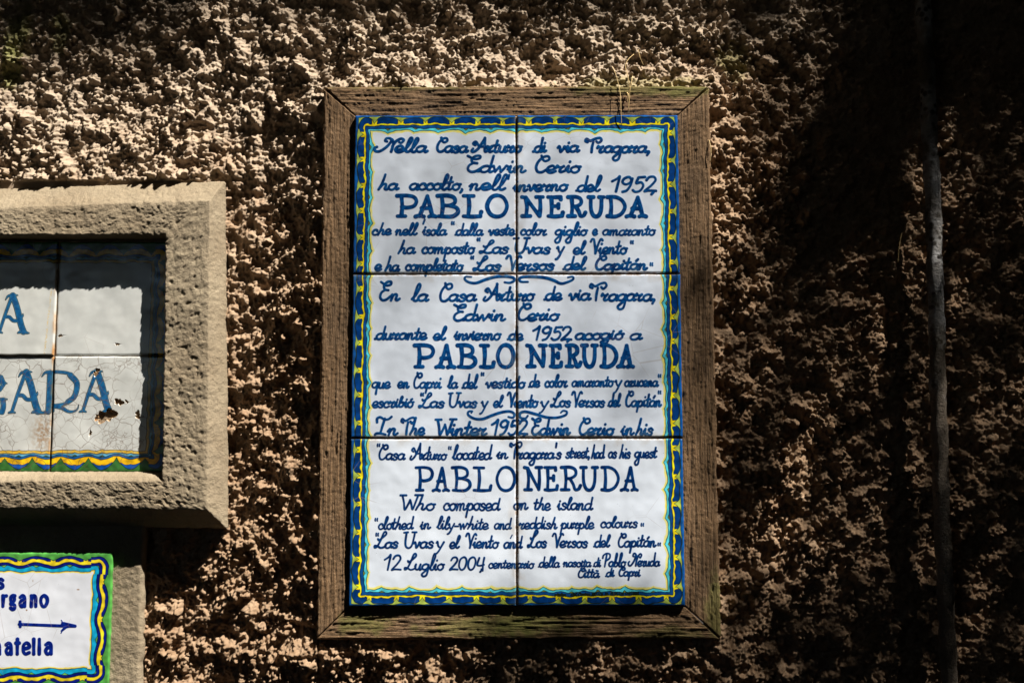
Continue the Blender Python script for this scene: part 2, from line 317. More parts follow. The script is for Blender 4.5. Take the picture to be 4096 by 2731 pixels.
class Canvas:
    """paint surface of one tile panel; (x,z) metres on the wall <-> canvas pixels"""
    def __init__(s, x0, z1, w, h, ppm, Y):
        s.x0, s.z1, s.w, s.h, s.ppm, s.Y = x0, z1, w, h, ppm, Y
        s.W, s.H = int(w * ppm), int(h * ppm)
        s.yy, s.xx = np.mgrid[0:s.H, 0:s.W].astype(np.float32)
        s.rgb = np.zeros((s.H, s.W, 3), np.float32); s.a = np.zeros((s.H, s.W), np.float32)
        s.k = ppm * .2 / 648.    # canvas px per photo px, roughly
    def loc(s, px, py):
        x, z = at(px, py, s.Y); return np.array([(x - s.x0) * s.ppm, (s.z1 - z) * s.ppm])
    def new(s): return np.full((s.H, s.W), 99., np.float32)
    def seg(s, D, p, q, r0, r1):
        m = max(r0, r1) + 4
        x0 = max(int(min(p[0], q[0]) - m), 0); x1 = min(int(max(p[0], q[0]) + m) + 2, s.W)
        y0 = max(int(min(p[1], q[1]) - m), 0); y1 = min(int(max(p[1], q[1]) + m) + 2, s.H)
        if x1 <= x0 or y1 <= y0: return
        X = s.xx[y0:y1, x0:x1] - p[0]; Y = s.yy[y0:y1, x0:x1] - p[1]
        d = np.array(q, float) - p; L = d @ d + 1e-9
        t = np.clip((X * d[0] + Y * d[1]) / L, 0, 1)
        e = np.sqrt((X - t * d[0]) ** 2 + (Y - t * d[1]) ** 2) - (r0 + (r1 - r0) * t)
        W = D[y0:y1, x0:x1]; np.minimum(W, e, out=W)
    def line(s, D, P, r, taper=True):
        P = np.asarray(P); n = len(P)
        rr = r * (1 + .10 * np.sin(np.linspace(0, 5, n) + P[0, 0]))
        if np.ndim(r): rr = np.asarray(r)
        for i in range(n - 1): s.seg(D, P[i], P[i + 1], rr[i], rr[i + 1])
    def word(s, D, txt, p0, p1, xh, ah, dh, r, slant=.12, font=None):
        """txt between photo points p0 (left, baseline) and p1 (right, baseline); sizes in photo px"""
        A = s.loc(*p0); B = s.loc(*p1); st = []; x = 0.; xh *= 1.16; ah *= 1.02
        for i, ch in enumerate(txt):
            cap = ch in CAP
            w, g = (CAP if cap else LOW)[ch]
            for P in parse(g):
                P = spline(P).copy()
                y = P[:, 1]
                if cap: Y = y * ah / 2
                else: Y = np.where(y > 1, xh + (y - 1) * (ah - xh), np.where(y < 0, y * dh, y * xh))
                jx = RNG.uniform(-.03, .03); jy = RNG.uniform(-.05, .05) * xh
                X = (P[:, 0] + x + jx) * xh * 1.1 * (1.15 if cap else 1) + slant * Y
                st.append(np.stack([X, Y + jy], 1))
            x += w
        if not st: return
        al = np.vstack(st); lo, hi = al[:, 0].min(), al[:, 0].max()
        Lpx = np.linalg.norm(B - A); rc = r * s.k * .75
        sx = (Lpx - 2 * rc) / max(hi - lo, 1e-6); ux = (B - A) / Lpx
        for P in st:
            X = rc + (P[:, 0] - lo) * sx
            Q = A + np.outer(X, ux) + np.outer(-(P[:, 1] + r) * s.k, np.array([-ux[1] * -1, 1.]) * [0, 1])
            s.line(D, Q, rc)
    def box(s, D, g, x0, x1, ytop, ybot, r, slant=0.):
        """glyph strokes g in the unit box -> photo-pixel box"""
        for P in parse(g):
            P = spline(P); Q = []
            for a, b in P:
                Q.append(s.loc(x0 + r + (x1 - x0 - 2 * r) * (a + slant * (b - .5)), ybot - r - (ybot - ytop - 2 * r) * b))
            s.line(D, np.array(Q), r * s.k)
    def over(s, al, c):
        al = al[..., None]; s.rgb = s.rgb * (1 - al) + np.asarray(c, np.float32) * al
    def paint(s, D, dark, light, edge=None):
        n = np.clip(.5 + fbm(s.xx / 20, s.yy / 20, 5, 3) * 1.2, 0, 1)[..., None]
        core = np.clip(.35 + D / 9 + fbm(s.xx / 7, s.yy / 7, 8, 2) * .6, 0, 1)[..., None]
        c = np.asarray(light) * (1 - n * .55 - core * .45) + np.asarray(dark) * (n * .55 + core * .45)
        al = np.clip(.9 - D * .55, 0, 1)
        s.rgb = s.rgb * (1 - al[..., None]) + c * al[..., None]; s.a = np.maximum(s.a, al)
    def image(s, name):
        im = bpy.data.images.new(name, s.W, s.H, alpha=True); im.alpha_mode = 'CHANNEL_PACKED'
        buf = np.ones((s.H, s.W, 4), np.float32); buf[..., :3] = np.clip(s.rgb, 0, 1)[::-1]; buf[..., 3] = np.clip(s.a, 0, 1)[::-1] * .98 + .02
        im.pixels.foreach_set(buf.ravel()); im.pack(); return im

def border(cv, P, C, rad):
    """painted garland round the panel. P: band distances in photo px, C: colours (sRGB 0..1)"""
    k = cv.k
    jx = fbm(cv.xx / 60, cv.yy / 60, 21, 3) * P['jit'] * k; jy = fbm(cv.xx / 60, cv.yy / 60, 33, 3) * P['jit'] * k
    x = cv.xx + jx; y = cv.yy + jy
    W, H = cv.W, cv.H; dx = np.minimum(x, W - x); dy = np.minimum(y, H - y)
    R = rad * k
    qx = R - dx; qy = R - dy; incor = (qx > 0) & (qy > 0)
    d = np.where(incor, R - np.sqrt(np.maximum(qx, 0) ** 2 + np.maximum(qy, 0) ** 2), np.minimum(dx, dy)) / k
    dsq = np.minimum(dx, dy) / k
    m = P['mid'] * k
    nx = max(1, round((W - 2 * m) / (P['per'] * k))); ny = max(1, round((H - 2 * m) / (P['per'] * k)))
    sx = (x - m) / ((W - 2 * m) / nx); sy = (y - m) / ((H - 2 * m) / ny)
    s = np.where(dx < dy, sy, sx)
    s = s + P['jit'] * .012 * noise(cv.xx / 130, cv.yy / 130, 4)
    u = (s - np.round(s)) * 2                      # -1..1, 0 = blob centre
    corner = (np.minimum(dx, dy) < 9e9) & (dx < m * 2.2) & (dy < m * 2.2)
    u = np.where(corner, u * .55, u); au = np.abs(u)
    wv = P['wave'] * np.cos(np.pi * u)
    rgb = cv.rgb
    def lay(mask_d, col):   # mask_d <0 inside
        al = np.clip(.5 - mask_d * k, 0, 1)[..., None]
        n = (1 + .22 * noise(cv.xx / 22, cv.yy / 22, 11))[..., None]
        cv.rgb = cv.rgb * (1 - al) + np.clip(np.asarray(col) * n, 0, 1) * al
    v = np.abs(u) ** 3.2 if P['cusp_at_gap'] else (1 - au) ** 3.2
    if not P['cusp_at_gap']: v = np.where(corner, v * 0, v)
    b3 = P['b3'] + P['cusp'] * v - wv * P['wi']
    b4 = b3 + P['glow']
    al = np.clip((b4 - d) / P['soft'], 0, 1) * (.75 + .25 * noise(cv.xx / 18, cv.yy / 18, 6))
    cv.over(np.clip(al, 0, 1), C['glow'])
    if P['gline']: lay(np.abs(d - b4) - .8, C['line'])
    lay(d - b3, C['cyan']); b2 = P['b2'] - wv
    tri = P['tri'] * np.clip(1 - (1 - au if P['cusp_at_gap'] else au) * 4.5, 0, 1)
    lay(d - (b2 + tri), C['green2']); lay(np.abs(d - (b2 + tri)) - .8 + (tri < .3) * 5, C['line'])
    lay(d - b2, C['blue2']); lay(np.abs(d - b3) - 1.1, C['line'])
    b1 = P['b1'] - wv
    lay(np.abs(d - b2) - .9, C['line'])
    lay(d - b1, C['yellow']); lay(np.abs(d - b1) - 1.2, C['line'])
    # green ground beyond the arches, blue arches inside
    bo = P['bo'] + P['bh'] * au ** P['pw']
    lay(d - bo, C['green']); lay(np.abs(d - bo) - 1.1, C['line'])
    scal = P['sc'] * (np.abs(np.sin(np.pi * 1.5 * u)) - .4)
    bi = P['bi'] - wv * .9 - scal
    e = P['bw'] + .03
    inside = np.maximum(np.maximum(bo + .6 - d, d - bi), (au - P['bw']) * P['per'] / 2)
    lay(inside, C['blue']); lay(np.abs(inside) - .8, C['line'])
    lay(dsq - P['b0'], C['edge']); lay(np.abs(dsq - P['b0']) - .7, C['line'])
def s255(*c): return [v / 255 for v in c]

def speckle(cv, seed=3, amt=.05):
    n = fbm(cv.xx / 90, cv.yy / 90, seed, 4)
    cv.rgb *= (1 + amt * n)[..., None]
RNG = random.Random(11)

# ------------------------------------------------------------------ ground and the far side of the lane
def quad(name, pts, mat, thick=None):
    me = bpy.data.meshes.new(name); me.from_pydata(pts, [], [(0, 1, 2, 3)]); me.materials.append(mat)
    o = bpy.data.objects.new(name, me); COL.objects.link(o); return o
GZ = -1.66
M_ground = mat_simple('lane_paving', (.045, .04, .036), (.06, .055, .05), 6, .9, .01, 60)
tag(quad('ground', [(-60, -60, GZ), (60, -60, GZ), (60, 40, GZ), (-60, 40, GZ)], M_ground), kind='structure')

# ------------------------------------------------------------------ the rough-cast wall
def wall_axis(a, b, step, lo, hi):
    mid = np.arange(a, b + step / 2, step); out = [mid]
    for s, e, sg in ((a, lo, -1), (b, hi, 1)):
        st = step; p = s; L = []
        while (p - e) * sg < 0:
            st = min(st * 1.06, .06); p += sg * st; L.append(p)
        out.insert(0, np.array(L[::-1])) if sg < 0 else out.append(np.array(L))
    return np.concatenate(out).astype(np.float32)
def wall_height(X, Z):
    """relief of the wall in metres, towards the street"""
    h = .0045 * fbm(X * 5, Z * 5, 1, 3) + .0050 * fbm(X * 14, Z * 14, 2, 3)
    x0, zt = at(420, 440); _, zb = at(420, 745)
    m = np.clip((x0 + .20 - X) / .10, 0, 1)
    ramp = np.clip((zt - Z) / (zt - zb), 0, 1.15)
    h += m * (ramp ** 1.3 * .019) * (Z > zb - .006)
    band = np.exp(-((Z - at(420, 300)[1]) / .045) ** 2); h -= m * band * .004
    fr = np.maximum(np.abs(X) - .240, np.abs(Z) - .338)           # distance outside the wooden frame
    top = (Z > .33) & (np.abs(X) < .26)
    h += np.where(top, .010, .004) * np.exp(-(fr / .016) ** 2)
    h += .017 * np.clip((-.325 - Z) / .03, 0, 1) * np.clip((.34 - np.abs(X + .02)) / .08, 0, 1)
    h += (.006 + .009 * (X < -.238) * (Z < .31)) * np.exp(-(np.maximum(fr, 0) / .04) ** 2)
    h -= .010 * np.exp(-((X - .5125) / .030) ** 2)                # channel beside the pipe
    return h
def lumps(X, Z, xs, zs, h):
    wx = X + .0014 * fbm(X * 95, Z * 95, 41, 3) + .003 * noise(X * 30, Z * 30, 44)
    wz = Z + .0014 * fbm(X * 95, Z * 95, 51, 3) + .003 * noise(X * 30, Z * 30, 54)
    rs = np.random.RandomState(5)
    dens = fbm(X[::8, ::8] * 18, Z[::8, ::8] * 18, 77, 3)
    x0, x1, z0, z1 = -.75, .75, -.5, .56
    acc = np.zeros_like(h)
    for n, ra, rb, asp in ((500, .0060, .0105, .75), (7000, .0026, .0052, 1.15), (36000, .0014, .0027, 1.4)):
        cx = rs.uniform(x0, x1, n); cz = rs.uniform(z0, z1, n)
        R = ra + (rb - ra) * rs.rand(n) ** 2; keep = rs.rand(n)
        base = acc.copy()
        an = rs.rand(n) * np.pi; el = rs.uniform(.6, 1, n); am = rs.uniform(.6, 1.3, n)
        for k in range(n):
            c, w, r = cx[k], cz[k], R[k]; mg = r + .006
            i0, i1 = np.searchsorted(xs, (c - mg, c + mg)); j0, j1 = np.searchsorted(zs, (w - mg, w + mg))
            if i1 - i0 < 3 or j1 - j0 < 3: continue
            dn = dens[min((j0 + j1) // 16, dens.shape[0] - 1), min((i0 + i1) // 16, dens.shape[1] - 1)]
            if keep[k] > .42 + 1.2 * dn: continue
            dx = wx[j0:j1, i0:i1] - c; dz = wz[j0:j1, i0:i1] - w
            ca, sa = math.cos(an[k]), math.sin(an[k])
            a = dx * ca + dz * sa; b = (dz * ca - dx * sa) / el[k]
            q = 1 - (a * a + b * b) / (r * r)
            p = np.sqrt(np.maximum(q, 0)) * r * asp * am[k]
            j, i = (j0 + j1) // 2, (i0 + i1) // 2
            p = np.where(q > 0, p + base[j, i] * .75, 0)
            W = acc[j0:j1, i0:i1]; np.maximum(W, p, out=W)
    return acc
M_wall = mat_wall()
xa, za = at(-60, 2790)[0], at(2000, 2790)[1]; xb, zb_ = at(4160, -60)[0], at(2000, -60)[1]
STEP = .00105
xs = wall_axis(min(at(-60, 0)[0], xa), xb, STEP, -3.2, 3.4); zs = wall_axis(za, zb_, STEP, GZ - .05, 5.2)
X, Z = np.meshgrid(xs, zs)
H = wall_height(X, Z)
L = lumps(X, Z, xs, zs, H)
rough = .0016 * fbm(X * 210, Z * 210, 61, 2, .6) + .0006 * fbm(X * 420, Z * 420, 71, 2, .6)
vary = np.clip(.95 + .55 * fbm(X * 9, Z * 9, 121, 2), .45, 1.25)
bill = .0084 * fbm(X * 40, Z * 40, 83, 4, .62)
H = H + L * 1.8 * vary + rough * vary + bill - .0105
foot = ((np.abs(X) < .238) & (np.abs(Z) < .336)) | ((X > -1.06) & (X < -.358) & (Z < .222) & (Z > -.195)) | ((X < -.455) & (X > -.84) & (Z < -.19) & (Z > -.41))
H = np.where(foot, np.minimum(H, .0), H)
ovx = .0016 * fbm(X * 160, Z * 160, 91, 2); ovz = .0016 * fbm(X * 160, Z * 160, 95, 2)
kk = np.clip((L) / .004, 0, 1)
V = np.stack([X + ovx * kk, -H, Z + ovz * kk - .15 * L * (kk > 0)], -1).reshape(-1, 3)
Q = gridq(len(zs), len(xs))
cx = X.ravel()[Q[:, 0]]; cz = Z.ravel()[Q[:, 0]]
hid = ((np.abs(cx) < .226) & (np.abs(cz) < .324)) | ((cx > -1.0) & (cx < -.385) & (cz < .175) & (cz > -.172)) | ((cx > -.76) & (cx < -.462) & (cz < -.225) & (cz > -.38))
Q = Q[~hid]
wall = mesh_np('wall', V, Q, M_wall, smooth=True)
tag(wall, 'tall wall of rough brown lumpy render behind all the plaques', 'wall')

# ------------------------------------------------------------------ generic slabs: heightfield front, skirt behind
def slab(name, gx, gz, y, yback, mat, parent, uvf=None):
    """gx, gz, y: 2-D grids of the front face; a skirt goes back to yback"""
    ny, nx = gx.shape
    G = np.stack([gx, y, gz], -1); P = np.pad(G, ((1, 1), (1, 1), (0, 0)), mode='edge')
    P[0, :, 1] = P[-1, :, 1] = yback; P[:, 0, 1] = P[:, -1, 1] = yback
    q = gridq(ny + 2, nx + 2)
    a, b, c = P.reshape(-1, 3)[q[len(q) // 2][:3]]
    n = np.cross(b - a, c - b)
    if n[1] > 0: q = q[:, ::-1]
    uv = None
    if uvf: uv = np.stack(uvf(P[..., 0], P[..., 2]), -1).reshape(-1, 2)
    return mesh_np(name, P.reshape(-1, 3), q, mat, parent, uv)
def edge_axis(n, L, r):
    m = np.linspace(r * 1.3, L - r * 1.3, n); e = r * 1.3 * np.array([0, .12, .28, .5, .75])
    return np.concatenate([e, m, (L - e)[::-1]])
def tile(name, x0, z0, w, h, Y, yback, cv, mat, parent, pits=(), tilt=(0, 0), r=.0022, n=40, seed=0):
    a = edge_axis(n, w, r); b = edge_axis(n, h, r)
    for (px, pz, pr, pd) in pits:
        if x0 < px < x0 + w and z0 < pz < z0 + h:
            a = np.sort(np.concatenate([a, px - x0 + np.linspace(-pr * 1.3, pr * 1.3, 36)]))
            b = np.sort(np.concatenate([b, pz - z0 + np.linspace(-pr * 1.3, pr * 1.3, 36)]))
    a = a[(a >= 0) & (a <= w)]; b = b[(b >= 0) & (b <= h)]
    gx, gz = np.meshgrid(a, b)
    d = np.minimum(np.minimum(gx, w - gx), np.minimum(gz, h - gz))
    t = np.clip((r - d) / r, 0, 1); y = Y + r * .55 * (1 - np.sqrt(np.maximum(1 - t * t, 0)))
    X = gx + x0; Z = gz + z0
    y = y - .00035 * noise(X * 14, Z * 14, seed) + tilt[0] * (gx / w - .5) + tilt[1] * (gz / h - .5)
    eg = np.clip(1 - d / .004, 0, 1) * .0006
    X = X + eg * noise(X * 60, Z * 60, seed + 5) * np.sign(gx - w / 2); Z = Z + eg * noise(X * 60, Z * 60, seed + 9)
    for (px, pz, pr, pd) in pits:
        ang = np.arctan2(Z - pz, X - px)
        rr = pr * (1 + .35 * np.sin(ang * 2 + px * 99) + .2 * np.sin(ang * 5 + pz * 77) + .12 * noise(X * 900, Z * 900, 3))
        q = np.clip((rr - np.hypot(X - px, Z - pz)) / (.28 * pr), 0, 1)
        y = y + pd * q * (1 + .5 * noise(X * 500, Z * 500, 8))
    return slab(name, X, Z, y, yback, mat, parent, lambda u, v: ((u - cv.x0) / cv.w, (v - cv.z1 + cv.h) / cv.h))

# ------------------------------------------------------------------ 1. the memorial plaque: wooden frame, six painted tiles
cv = Canvas(-.2, .3, .4, .6, 3250, -.024)
cv.rgb[:] = s255(222, 232, 246)
border(cv, dict(per=104, mid=25, jit=5, wave=1.0, wi=.4, cusp=11, cusp_at_gap=False, b0=11, bo=13, bh=22, pw=4.2, bw=.80, bi=37, sc=3.0,
                b1=44, b2=56, b3=64, glow=10, soft=3, gline=False, tri=7),
       dict(edge=s255(20, 86, 158), green=s255(166, 186, 84), blue=s255(8, 58, 122), yellow=s255(250, 226, 30), blue2=s255(14, 74, 142), cyan=s255(84, 204, 222),
            green2=s255(120, 130, 50), glow=s255(238, 226, 92), line=s255(16, 30, 34)), 46)
speckle(cv, 3, .03)
D = cv.new()
# crops of the photograph the positions were read from: origin and scale
CRP = {1: (1250, 320, 1.96), 2: (2040, 320, 1.96), 3: (1250, 1060, 2.1188), 4: (2040, 1060, 2.1188), 5: (1250, 1720, 1.7822), 6: (2040, 1720, 1.7822)}
def W(c, txt, x0, x1, yb, st, dy=0):
    ox, oy, s = CRP[c]; xh, ah, dh, r = st
    cv.word(D, txt, (ox + x0 / s, oy + yb / s), (ox + x1 / s, oy + (yb + dy) / s), xh, ah, dh, r)
def B(c, yt, yb, r, *L):
    ox, oy, s = CRP[c]
    for ch, x0, x1 in L: cv.box(D, BLK[ch], ox + x0 / s, ox + x1 / s, oy + yt / s, oy + yb / s, r)
def QU(c, x, y, r=2.8):
    ox, oy, s = CRP[c]
    for k in (0, 1):
        X0 = ox + x / s + k * 8; Y0 = oy + y / s
        cv.line(D, [cv.loc(X0 + 1.5, Y0), cv.loc(X0, Y0 + 6), cv.loc(X0 + 1, Y0 + 10)], r * cv.k)
S1 = (20, 56, 33, 6.6)
W(1, 'Nella', 475, 910, 578, S1); W(1, 'Casa', 968, 1228, 578, S1); W(1, 'Arturo', 1236, 1650, 578, S1)
W(2, 'di', 172, 292, 578, S1); W(2, 'via', 365, 552, 576, S1); W(2, 'Tragara,', 582, 1098, 580, S1)
S2 = (21, 66, 30, 6.4)
W(1, 'Edwin', 1208, 1678, 735, S2); W(2, 'Cerio', 195, 562, 735, S2)
S3 = (20, 60, 28, 6.2)
W(1, 'ha', 508, 682, 873, S3); W(1, 'accolto,', 755, 1182, 873, S3); W(1, "nell'", 1222, 1550, 873, S3)
W(2, 'inverno', 18, 462, 884, S3, -6); W(2, 'del', 510, 725, 884, S3); W(2, '1952,', 792, 1152, 888, S3)
B(1, 890, 1086, 7.6, ('P', 648, 832), ('A', 793, 982), ('B', 965, 1158), ('L', 1165, 1337), ('O', 1350, 1542))
B(2, 900, 1085, 7.6, ('N', 78, 272), ('E', 283, 428), ('R', 440, 605), ('U', 600, 748), ('D', 748, 915), ('A', 898, 1080))
S5 = (17, 46, 26, 5.0)
W(1, 'che', 463, 622, 1222, S5); W(1, 'nell', 645, 832, 1222, S5); W(1, "'", 860, 885, 1222, (17, 62, 20, 4.5)); W(1, 'isola', 858, 1057, 1224, S5)
QU(1, 1090, 1112); W(1, 'dalla', 1112, 1342, 1226, S5); W(1, 'veste', 1375, 1590, 1224, S5)
W(2, 'color', 78, 292, 1224, S5); W(2, 'giglio', 345, 612, 1226, (17, 50, 30, 5.2)); W(2, 'e', 642, 690, 1222, S5); W(2, 'amaranto', 722, 1145, 1224, (17, 40, 22, 4.6))
S6 = (19, 50, 30, 5.4)
W(1, 'ha', 665, 812, 1368, S6); W(1, 'composto', 853, 1278, 1368, S6); QU(1, 1292, 1240, 3.2); W(1, 'Las', 1303, 1542, 1368, S6)
W(2, 'Uvas', 22, 322, 1368, (19, 62, 26, 5.6)); W(2, 'y', 350, 432, 1366, (20, 50, 26, 5.6)); W(2, 'el', 490, 602, 1370, S6); W(2, 'Viento', 625, 925, 1370, (19, 58, 26, 5.6)); QU(2, 945, 1262, 3)
S7 = (18, 46, 22, 5.4)
W(1, 'e', 483, 547, 1503, S7); W(1, 'ha', 563, 688, 1503, (18, 54, 22, 5.4)); W(1, 'completato', 723, 1187, 1503, S7); QU(1, 1242, 1382, 3.2); W(1, 'Los', 1253, 1482, 1503, (18, 56, 22, 5.8))
W(2, 'Versos', -37, 352, 1500, (19, 56, 22, 6)); W(2, 'del', 410, 607, 1496, (18, 50, 22, 5.6)); W(2, 'Capitán', 666, 1082, 1496, (18, 54, 14, 6)); QU(2, 1098, 1434, 2.6)
def swirl(pts, c, r):
    ox, oy, s = CRP[c]; P = spline(np.array(pts, float), 8); n = len(P)
    rr = r * cv.k * (.55 + .6 * np.sin(np.linspace(.25, 2.6, n)) ** 2)
    Q = np.array([cv.loc(ox + a / s, oy + b / s) for a, b in P])
    for i in range(n - 1): cv.seg(D, Q[i], Q[i + 1], rr[i], rr[i + 1])
swirl([(1345, 100), (1300, 98), (1290, 120), (1325, 145), (1385, 152), (1460, 125), (1550, 100), (1640, 96), (1700, 108), (1708, 132), (1672, 150), (1628, 146)], 3, 5.2)
swirl([(490, 104), (530, 98), (532, 122), (480, 146), (430, 156), (370, 130), (300, 108), (200, 98), (110, 100), (80, 116), (92, 140), (150, 142)], 4, 5.2)
swirl([(1345, 1250), (1352, 1236), (1322, 1240), (1320, 1268), (1370, 1298), (1440, 1302), (1520, 1272), (1600, 1246), (1670, 1238), (1708, 1258), (1700, 1290), (1660, 1284)], 3, 4.6)
swirl([(430, 1248), (450, 1232), (480, 1240), (470, 1268), (400, 1290), (310, 1288), (220, 1262), (130, 1240), (85, 1254), (88, 1290), (130, 1296), (150, 1274)], 4, 4.6)
S8 = (21, 66, 36, 6.0)
W(3, 'En', 563, 747, 312, (21, 74, 30, 6)); W(3, 'la', 833, 992, 314, S8); W(3, 'Casa', 1073, 1397, 316, (21, 70, 30, 6)); W(3, 'Arturo', 1440, 1888, 312, (21, 64, 30, 6))
W(4, 'de', 282, 445, 308, (21, 52, 30, 6)); W(4, 'via', 492, 692, 306, (21, 52, 30, 6)); W(4, 'Tragara,', 670, 1232, 312, (21, 66, 34, 6))
S9 = (20, 56, 26, 6)
W(3, 'Edwin', 1190, 1642, 482, (20, 62, 26, 6)); W(4, 'Cerio', 62, 425, 478, (20, 64, 26, 6))
S10 = (19, 50, 16, 5.6)
W(3, 'durante', 520, 974, 640, S10); W(3, 'el', 1018, 1142, 642, S10); W(3, 'invierno', 1195, 1602, 642, (19, 42, 20, 5.4)); W(3, 'de', 1645, 1789, 644, S10)
W(4, '1952,', 188, 527, 646, (19, 52, 20, 5.6)); W(4, 'acogió', 548, 972, 640, (19, 44, 16, 5.6)); W(4, 'a', 1012, 1127, 640, S10)
B(3, 660, 880, 7.6, ('P', 850, 1042), ('A', 1030, 1217), ('B', 1213, 1397), ('L', 1405, 1552), ('O', 1550, 1722))
B(4, 660, 876, 7.6, ('N', 128, 320), ('E', 325, 450), ('R', 462, 614), ('U', 593, 752), ('D', 757, 917), ('A', 898, 1057))
S12 = (18, 46, 24, 4.8)
W(3, 'que', 498, 664, 1048, S12); W(3, 'en', 716, 824, 1048, S12); W(3, 'Capri', 853, 1097, 1050, (18, 58, 20, 4.8)); W(3, 'la', 1140, 1237, 1050, S12); W(3, 'del', 1262, 1407, 1050, (18, 52, 24, 4.8)); QU(3, 1430, 912)
W(3, 'vestido', 1463, 1809, 1048, (18, 42, 24, 4.8)); W(4, 'de', 153, 257, 1040, S12); W(4, 'color', 290, 492, 1040, S12); W(4, 'amaranto', 520, 882, 1036, (17, 42, 24, 4.4)); W(4, 'y', 873, 952, 1034, (18, 46, 26, 4.4)); W(4, 'azucena', 966, 1262, 1034, (17, 40, 20, 4.6)); QU(4, 1256, 926, 2.4)
S13 = (18, 44, 24, 4.6)
W(3, 'escribió', 501, 864, 1212, (18, 40, 20, 4.8)); QU(3, 918, 1084, 3); W(3, 'Las', 893, 1122, 1214, (18, 56, 20, 4.8)); W(3, 'Uvas', 1148, 1398, 1212, (18, 56, 20, 4.8)); W(3, 'y', 1413, 1492, 1212, (18, 50, 26, 4.4)); W(3, 'el', 1528, 1622, 1212, S13)
W(3, 'Viento', 1645, 1918, 1212, (18, 56, 20, 5)); W(4, 'y', 243, 332, 1210, (18, 40, 24, 4.4)); W(4, 'Los', 338, 518, 1208, (18, 58, 20, 4.8)); W(4, 'Versos', 518, 807, 1208, (18, 58, 20, 4.8)); W(4, 'del', 823, 944, 1204, (18, 48, 20, 4.8)); W(4, 'Capitán', 976, 1288, 1206, (18, 58, 20, 4.8)); QU(4, 1256, 1066, 2.4)
S14 = (20, 56, 22, 5.6)
W(3, 'In', 520, 730, 1448, (20, 70, 22, 5.8)); W(3, 'The', 743, 957, 1444, (20, 62, 22, 5.6)); W(3, 'Winter', 1033, 1484, 1450, (20, 60, 22, 6)); W(3, '1952,', 1512, 1828, 1446, S14)
W(4, 'Edwin', 178, 517, 1446, (20, 62, 22, 5.8)); W(4, 'Cerio', 581, 890, 1446, (20, 62, 22, 5.8)); W(4, 'in', 933, 1057, 1446, (20, 40, 20, 5.4)); W(4, 'his', 1058, 1217, 1446, (20, 60, 20, 5.4))
D2 = cv.new(); D, D_up = D2, D
S15 = (18, 50, 26, 4.1)
QU(5, 462, 96, 2.4); W(5, 'Casa', 470, 665, 214, (18, 56, 24, 4.4)); W(5, 'Arturo', 690, 962, 214, (17, 60, 24, 4.2)); QU(5, 970, 116, 2.2); W(5, 'located', 993, 1284, 212, (19, 54, 20, 4.4)); W(5, 'in', 1308, 1397, 208, (17, 32, 20, 4.2))
W(6, "Tragara's", -6, 370, 208, (18, 60, 26, 4.6)); W(6, 'street,', 393, 570, 202, (18, 44, 18, 4.0)); W(6, 'had', 576, 679, 204, S15); W(6, 'as', 698, 764, 202, S15); W(6, 'his', 776, 862, 204, S15); W(6, 'guest', 883, 1052, 200, (17, 46, 30, 4.2))
B(5, 252, 438, 5.4, ('P', 728, 866), ('A', 850, 980), ('B', 987, 1134), ('L', 1138, 1282), ('O', 1302, 1454))
B(6, 250, 435, 5.6, ('N', 93, 234), ('E', 238, 347), ('R', 356, 512), ('U', 495, 632), ('D', 645, 782), ('A', 783, 917))
W(5, 'Who', 620, 880, 573, (20, 56, 20, 4.6)); W(5, 'composed', 930, 1342, 574, (21, 44, 28, 4.2)); W(6, 'on', 22, 132, 570, (20, 40, 20, 4.2)); W(6, 'the', 168, 292, 571, (20, 44, 20, 4.2)); W(6, 'island', 333, 594, 571, (20, 46, 20, 4.2))
S18 = (17, 46, 22, 3.9)
QU(5, 446, 626, 2.2); W(5, 'clothed', 466, 724, 708, S18); W(5, 'in', 763, 845, 708, (17, 34, 20, 3.9)); W(5, 'lily-white', 883, 1257, 708, (17, 46, 20, 3.9)); W(5, 'and', 1293, 1422, 708, (17, 40, 20, 3.7))
W(6, 'reddish', 63, 340, 706, (17, 42, 20, 3.9)); W(6, 'purple', 353, 602, 704, S18); W(6, 'colours', 643, 912, 698, (17, 40, 20, 3.9)); QU(6, 934, 662, 2.2)
S19 = (18, 54, 20, 4.4)
QU(5, 452, 732, 2.4); W(5, 'Las', 435, 614, 844, (18, 60, 20, 4.6)); W(5, 'Uvas', 646, 867, 844, (19, 60, 20, 4.4)); W(5, 'y', 868, 942, 844, (20, 44, 22, 4.2)); W(5, 'el', 973, 1057, 844, (18, 46, 20, 4.3)); W(5, 'Viento', 1088, 1332, 844, S19); W(5, 'and', 1360, 1500, 844, (18, 44, 20, 4.2)); W(5, "'", 1408, 1426, 844, (18, 52, 20, 2))
W(6, 'Los', 120, 265, 840, (18, 64, 20, 4.6)); W(6, 'Versos', 298, 557, 840, (18, 52, 20, 4.4)); W(6, 'del', 593, 720, 836, (18, 44, 20, 4.2)); W(6, 'Capitán', 768, 1045, 836, (18, 50, 22, 4.4)); QU(6, 1054, 802, 2.4)
S20 = (15, 38, 24, 3.6)
W(5, '12', 508, 634, 1002, (20, 56, 20, 4.2)); W(5, 'Luglio', 650, 944, 1000, (18, 60, 26, 4.2)); W(5, '2004,', 973, 1230, 1002, (18, 48, 20, 4.2))
W(5, 'centenario', 1252, 1583, 986, (15, 32, 20, 3.6)); W(6, 'della', 198, 357, 980, S20); W(6, 'nascita', 376, 582, 976, (14, 28, 20, 3.5)); W(6, 'di', 590, 650, 974, (14, 32, 20, 3.5)); W(6, 'Pablo', 656, 830, 976, (15, 50, 20, 3.8)); W(6, 'Neruda', 838, 1072, 972, (15, 48, 20, 3.8))
